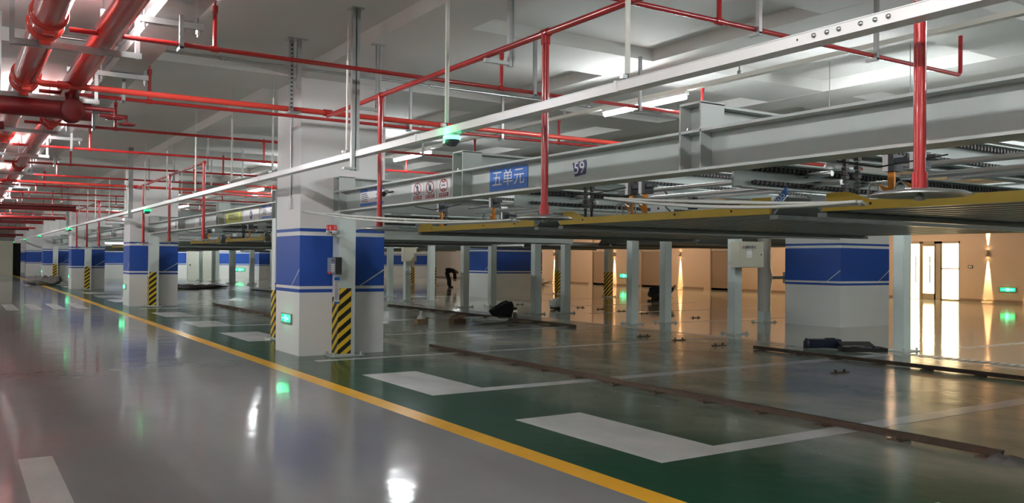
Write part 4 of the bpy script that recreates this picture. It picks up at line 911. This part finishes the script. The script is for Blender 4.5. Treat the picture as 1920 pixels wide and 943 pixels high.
# far objects: booth and small board
t = thing('site_booth', 'beige site cabinet at the far left end of the driveway', 'cabinet', (2.8, 82, 0)); m = MB(); m.box(-.5, 3.85, 81.8, 86, 0, 2.85); m.build('body', 'pale_green_booth', t); m = MB(); m.box(3.85, 4.62, 85.8, 90, 0, 2.75); m.build('side_section', 'dark_grey', t)
m = MB(); m.box(1.9, 1.95, 81.77, 81.8, .1, 2.7); m.build('door_gap', 'black', t)

# ------------------------------------------------------------------ people
def skin_obj(name, pts, edges, radii, mat, parent, sub=2, loops=None):
    me = bpy.data.meshes.new(name); me.from_pydata(pts, edges, []); o = bpy.data.objects.new(name, me); COL.objects.link(o); o.parent = parent
    s = o.modifiers.new('skin', 'SKIN'); s.use_smooth_shade = True
    for i, r_ in enumerate(radii):
        d = me.skin_vertices[0].data[i]; d.radius = (r_, r_) if not isinstance(r_, tuple) else r_; d.use_root = (i == 0)
    ss = o.modifiers.new('sub', 'SUBSURF'); ss.levels = sub; ss.render_levels = sub
    me.materials.append(MT[mat]); return o
def person(loc, rotz, J, label, top, legs_m):
    """J: joint positions, figure faces +x. pelvis, chest, neck, head, for s in L,R: shoulder, elbow, hand, hip, knee, ankle, toe"""
    t = thing('person', label, 'person', loc)
    t.rotation_euler = (0, 0, 0)
    Rz = Matrix.Rotation(rotz, 3, 'Z'); P = {k: Rz @ Vector(v) for k, v in J.items()}
    names = ['pelvis', 'waist', 'chest', 'neck', 'head', 'crown', 'shL', 'elL', 'wrL', 'shR', 'elR', 'wrR', 'hiL', 'knL', 'anL', 'toL', 'hiR', 'knR', 'anR', 'toR']
    idx = {n: i for i, n in enumerate(names)}; pts = [tuple(P[n]) for n in names]
    E_ = [('pelvis', 'waist'), ('waist', 'chest'), ('chest', 'neck'), ('neck', 'head'), ('head', 'crown')]
    for s_ in 'LR': E_ += [('chest', 'sh'+s_), ('sh'+s_, 'el'+s_), ('el'+s_, 'wr'+s_), ('pelvis', 'hi'+s_), ('hi'+s_, 'kn'+s_), ('kn'+s_, 'an'+s_), ('an'+s_, 'to'+s_)]
    rad = {'pelvis': .10, 'waist': .08, 'chest': .09, 'neck': .055, 'head': .105, 'crown': .095, 'sh': .055, 'el': .045, 'wr': .03, 'hi': .08, 'kn': .055, 'an': .042, 'to': .035}
    rr = [rad.get(n, rad.get(n[:2])) for n in names]
    body = skin_obj('body', pts, [(idx[a], idx[b]) for a, b in E_], rr, 'skin', t)
    # hands: palm chain and five fingers
    for s_ in 'LR':
        w0 = P['wr'+s_]; d = (P['wr'+s_]-P['el'+s_]).normalized(); side = d.cross(Vector((0, 0, 1))); side = side.normalized() if side.length > .1 else Rz @ Vector((0, 1, 0)); dn = d.cross(side)
        w0 = w0-d*.035; hp = [w0]; he = []; hr = [.026]
        palm = w0+d*.10; hp.append(palm); he.append((0, 1)); hr.append(.03)
        for k in range(5):
            o_ = (k-1.5)*.022
            if k < 4: a = palm+side*o_+d*.01; b = a+d*(.045-.006*abs(k-1.5)); c_ = b+(d*.6+dn*.5)*.035
            else: a = w0+d*.05+side*.035; b = a+side*.03+d*.02; c_ = b+d*.03
            n0 = len(hp); hp += [a, b, c_]; he += [(1 if k < 4 else 0, n0), (n0, n0+1), (n0+1, n0+2)]; hr += [.011, .010, .008]
        skin_obj('hand', [tuple(v) for v in hp], he, hr, 'skin', body, 1)
    # clothes
    jn = ['pelvis', 'waist', 'chest', 'neck', 'shL', 'elL', 'wrL', 'shR', 'elR', 'wrR']; ji = {n: i for i, n in enumerate(jn)}
    je = [('pelvis', 'waist'), ('waist', 'chest'), ('chest', 'neck'), ('chest', 'shL'), ('shL', 'elL'), ('elL', 'wrL'), ('chest', 'shR'), ('shR', 'elR'), ('elR', 'wrR')]
    jr = {'pelvis': .22, 'waist': .20, 'chest': .20, 'neck': .13, 'sh': .115, 'el': .085, 'wr': .065}
    skin_obj('jacket', [tuple(P[n]) for n in jn], [(ji[a], ji[b]) for a, b in je], [jr.get(n, jr.get(n[:2])) for n in jn], top, t)
    ln = ['pelvis', 'waist', 'hiL', 'knL', 'anL', 'hiR', 'knR', 'anR']; li = {n: i for i, n in enumerate(ln)}
    le = [('pelvis', 'waist'), ('pelvis', 'hiL'), ('hiL', 'knL'), ('knL', 'anL'), ('pelvis', 'hiR'), ('hiR', 'knR'), ('knR', 'anR')]
    skin_obj('trousers', [tuple(P[n]) for n in ln], [(li[a], li[b]) for a, b in le], [{'pelvis': .17, 'wa': .14, 'hi': .14, 'kn': .105, 'an': .085}[n if n == 'pelvis' else n[:2]] for n in ln], legs_m, t)
    for s_ in 'LR': skin_obj('shoe', [tuple(P['an'+s_]-Vector((0, 0, .03))-(P['to'+s_]-P['an'+s_])*.15), tuple(P['an'+s_]*.4+P['to'+s_]*.6), tuple(P['to'+s_])], [(0, 1), (1, 2)], [.065, .06, .05], 'black', t, 1)
    h = P['head']; c_ = P['crown']; hd = (c_-h).normalized(); face = (Rz @ Vector(J['face'])).normalized()
    o = skin_obj('hair', [tuple(h-hd*.02-face*.045), tuple(c_+hd*.012-face*.012)], [(0, 1)], [.10, .115], 'hair', t, 2)
    m = MB(); L0 = t.location
    nz = h+face*.10; m.tube([L0+nz+hd*.02, L0+nz+face*.02-hd*.01], [.008, .014], 8)
    sd = hd.cross(face).normalized()
    for sg in (-1, 1): m.lathe(L0+h+sd*sg*.09, [(0, -.008), (.022, -.004), (.022, .004), (0, .008)], 10)
    m.build('nose_and_ears', 'skin', body)
    m = MB()
    for sg in (-1, 1): m.lathe(L0+h+face*.088+sd*sg*.032+hd*.02, [(0, -.008), (.010, 0), (0, .008)], 8)
    m.tube([L0+h+face*.09-hd*.045-sd*.02, L0+h+face*.09-hd*.045+sd*.02], .005, 6)
    m.build('eyes_and_mouth', 'hair', body)
    return t
bend = dict(pelvis=(-.22, 0, .92), waist=(-.12, 0, 1.04), chest=(.12, 0, 1.09), neck=(.32, 0, 1.0), head=(.38, 0, .92), crown=(.42, 0, .82), face=(.3, 0, -.9),
            shL=(.20, .20, 1.0), elL=(.24, .22, .76), wrL=(.22, .14, .52), shR=(.20, -.20, 1.0), elR=(.30, -.22, .78), wrR=(.32, -.12, .50),
            hiL=(-.2, .11, .86), knL=(-.10, .13, .47), anL=(-.10, .13, .09), toL=(.09, .14, .04), hiR=(-.2, -.11, .86), knR=(-.02, -.13, .47), anR=(.0, -.13, .09), toR=(.2, -.14, .04))
person((24.2, 44.1, -.025), -YAW, bend, 'person in black bending down with hands near the knees', 'cloth_black', 'cloth_black')
crouch = dict(pelvis=(-.34, 0, .38), waist=(-.22, 0, .50), chest=(.08, 0, .60), neck=(.28, 0, .54), head=(.40, 0, .50), crown=(.50, 0, .52), face=(.6, 0, -.8),
              shL=(.16, .19, .56), elL=(.34, .24, .32), wrL=(.48, .16, .24), shR=(.16, -.19, .56), elR=(.40, -.24, .40), wrR=(.56, -.16, .62),
              hiL=(-.34, .12, .34), knL=(.04, .2, .28), anL=(-.22, .16, .09), toL=(-.02, .17, .045), hiR=(-.34, -.12, .34), knR=(.02, -.2, .14), anR=(-.36, -.15, .09), toR=(-.5, -.15, .05))
person((23.9, 26.0, -.05), -YAW, crouch, 'person in a dark navy jacket crouching low on the floor', 'cloth_navy', 'cloth_grey')
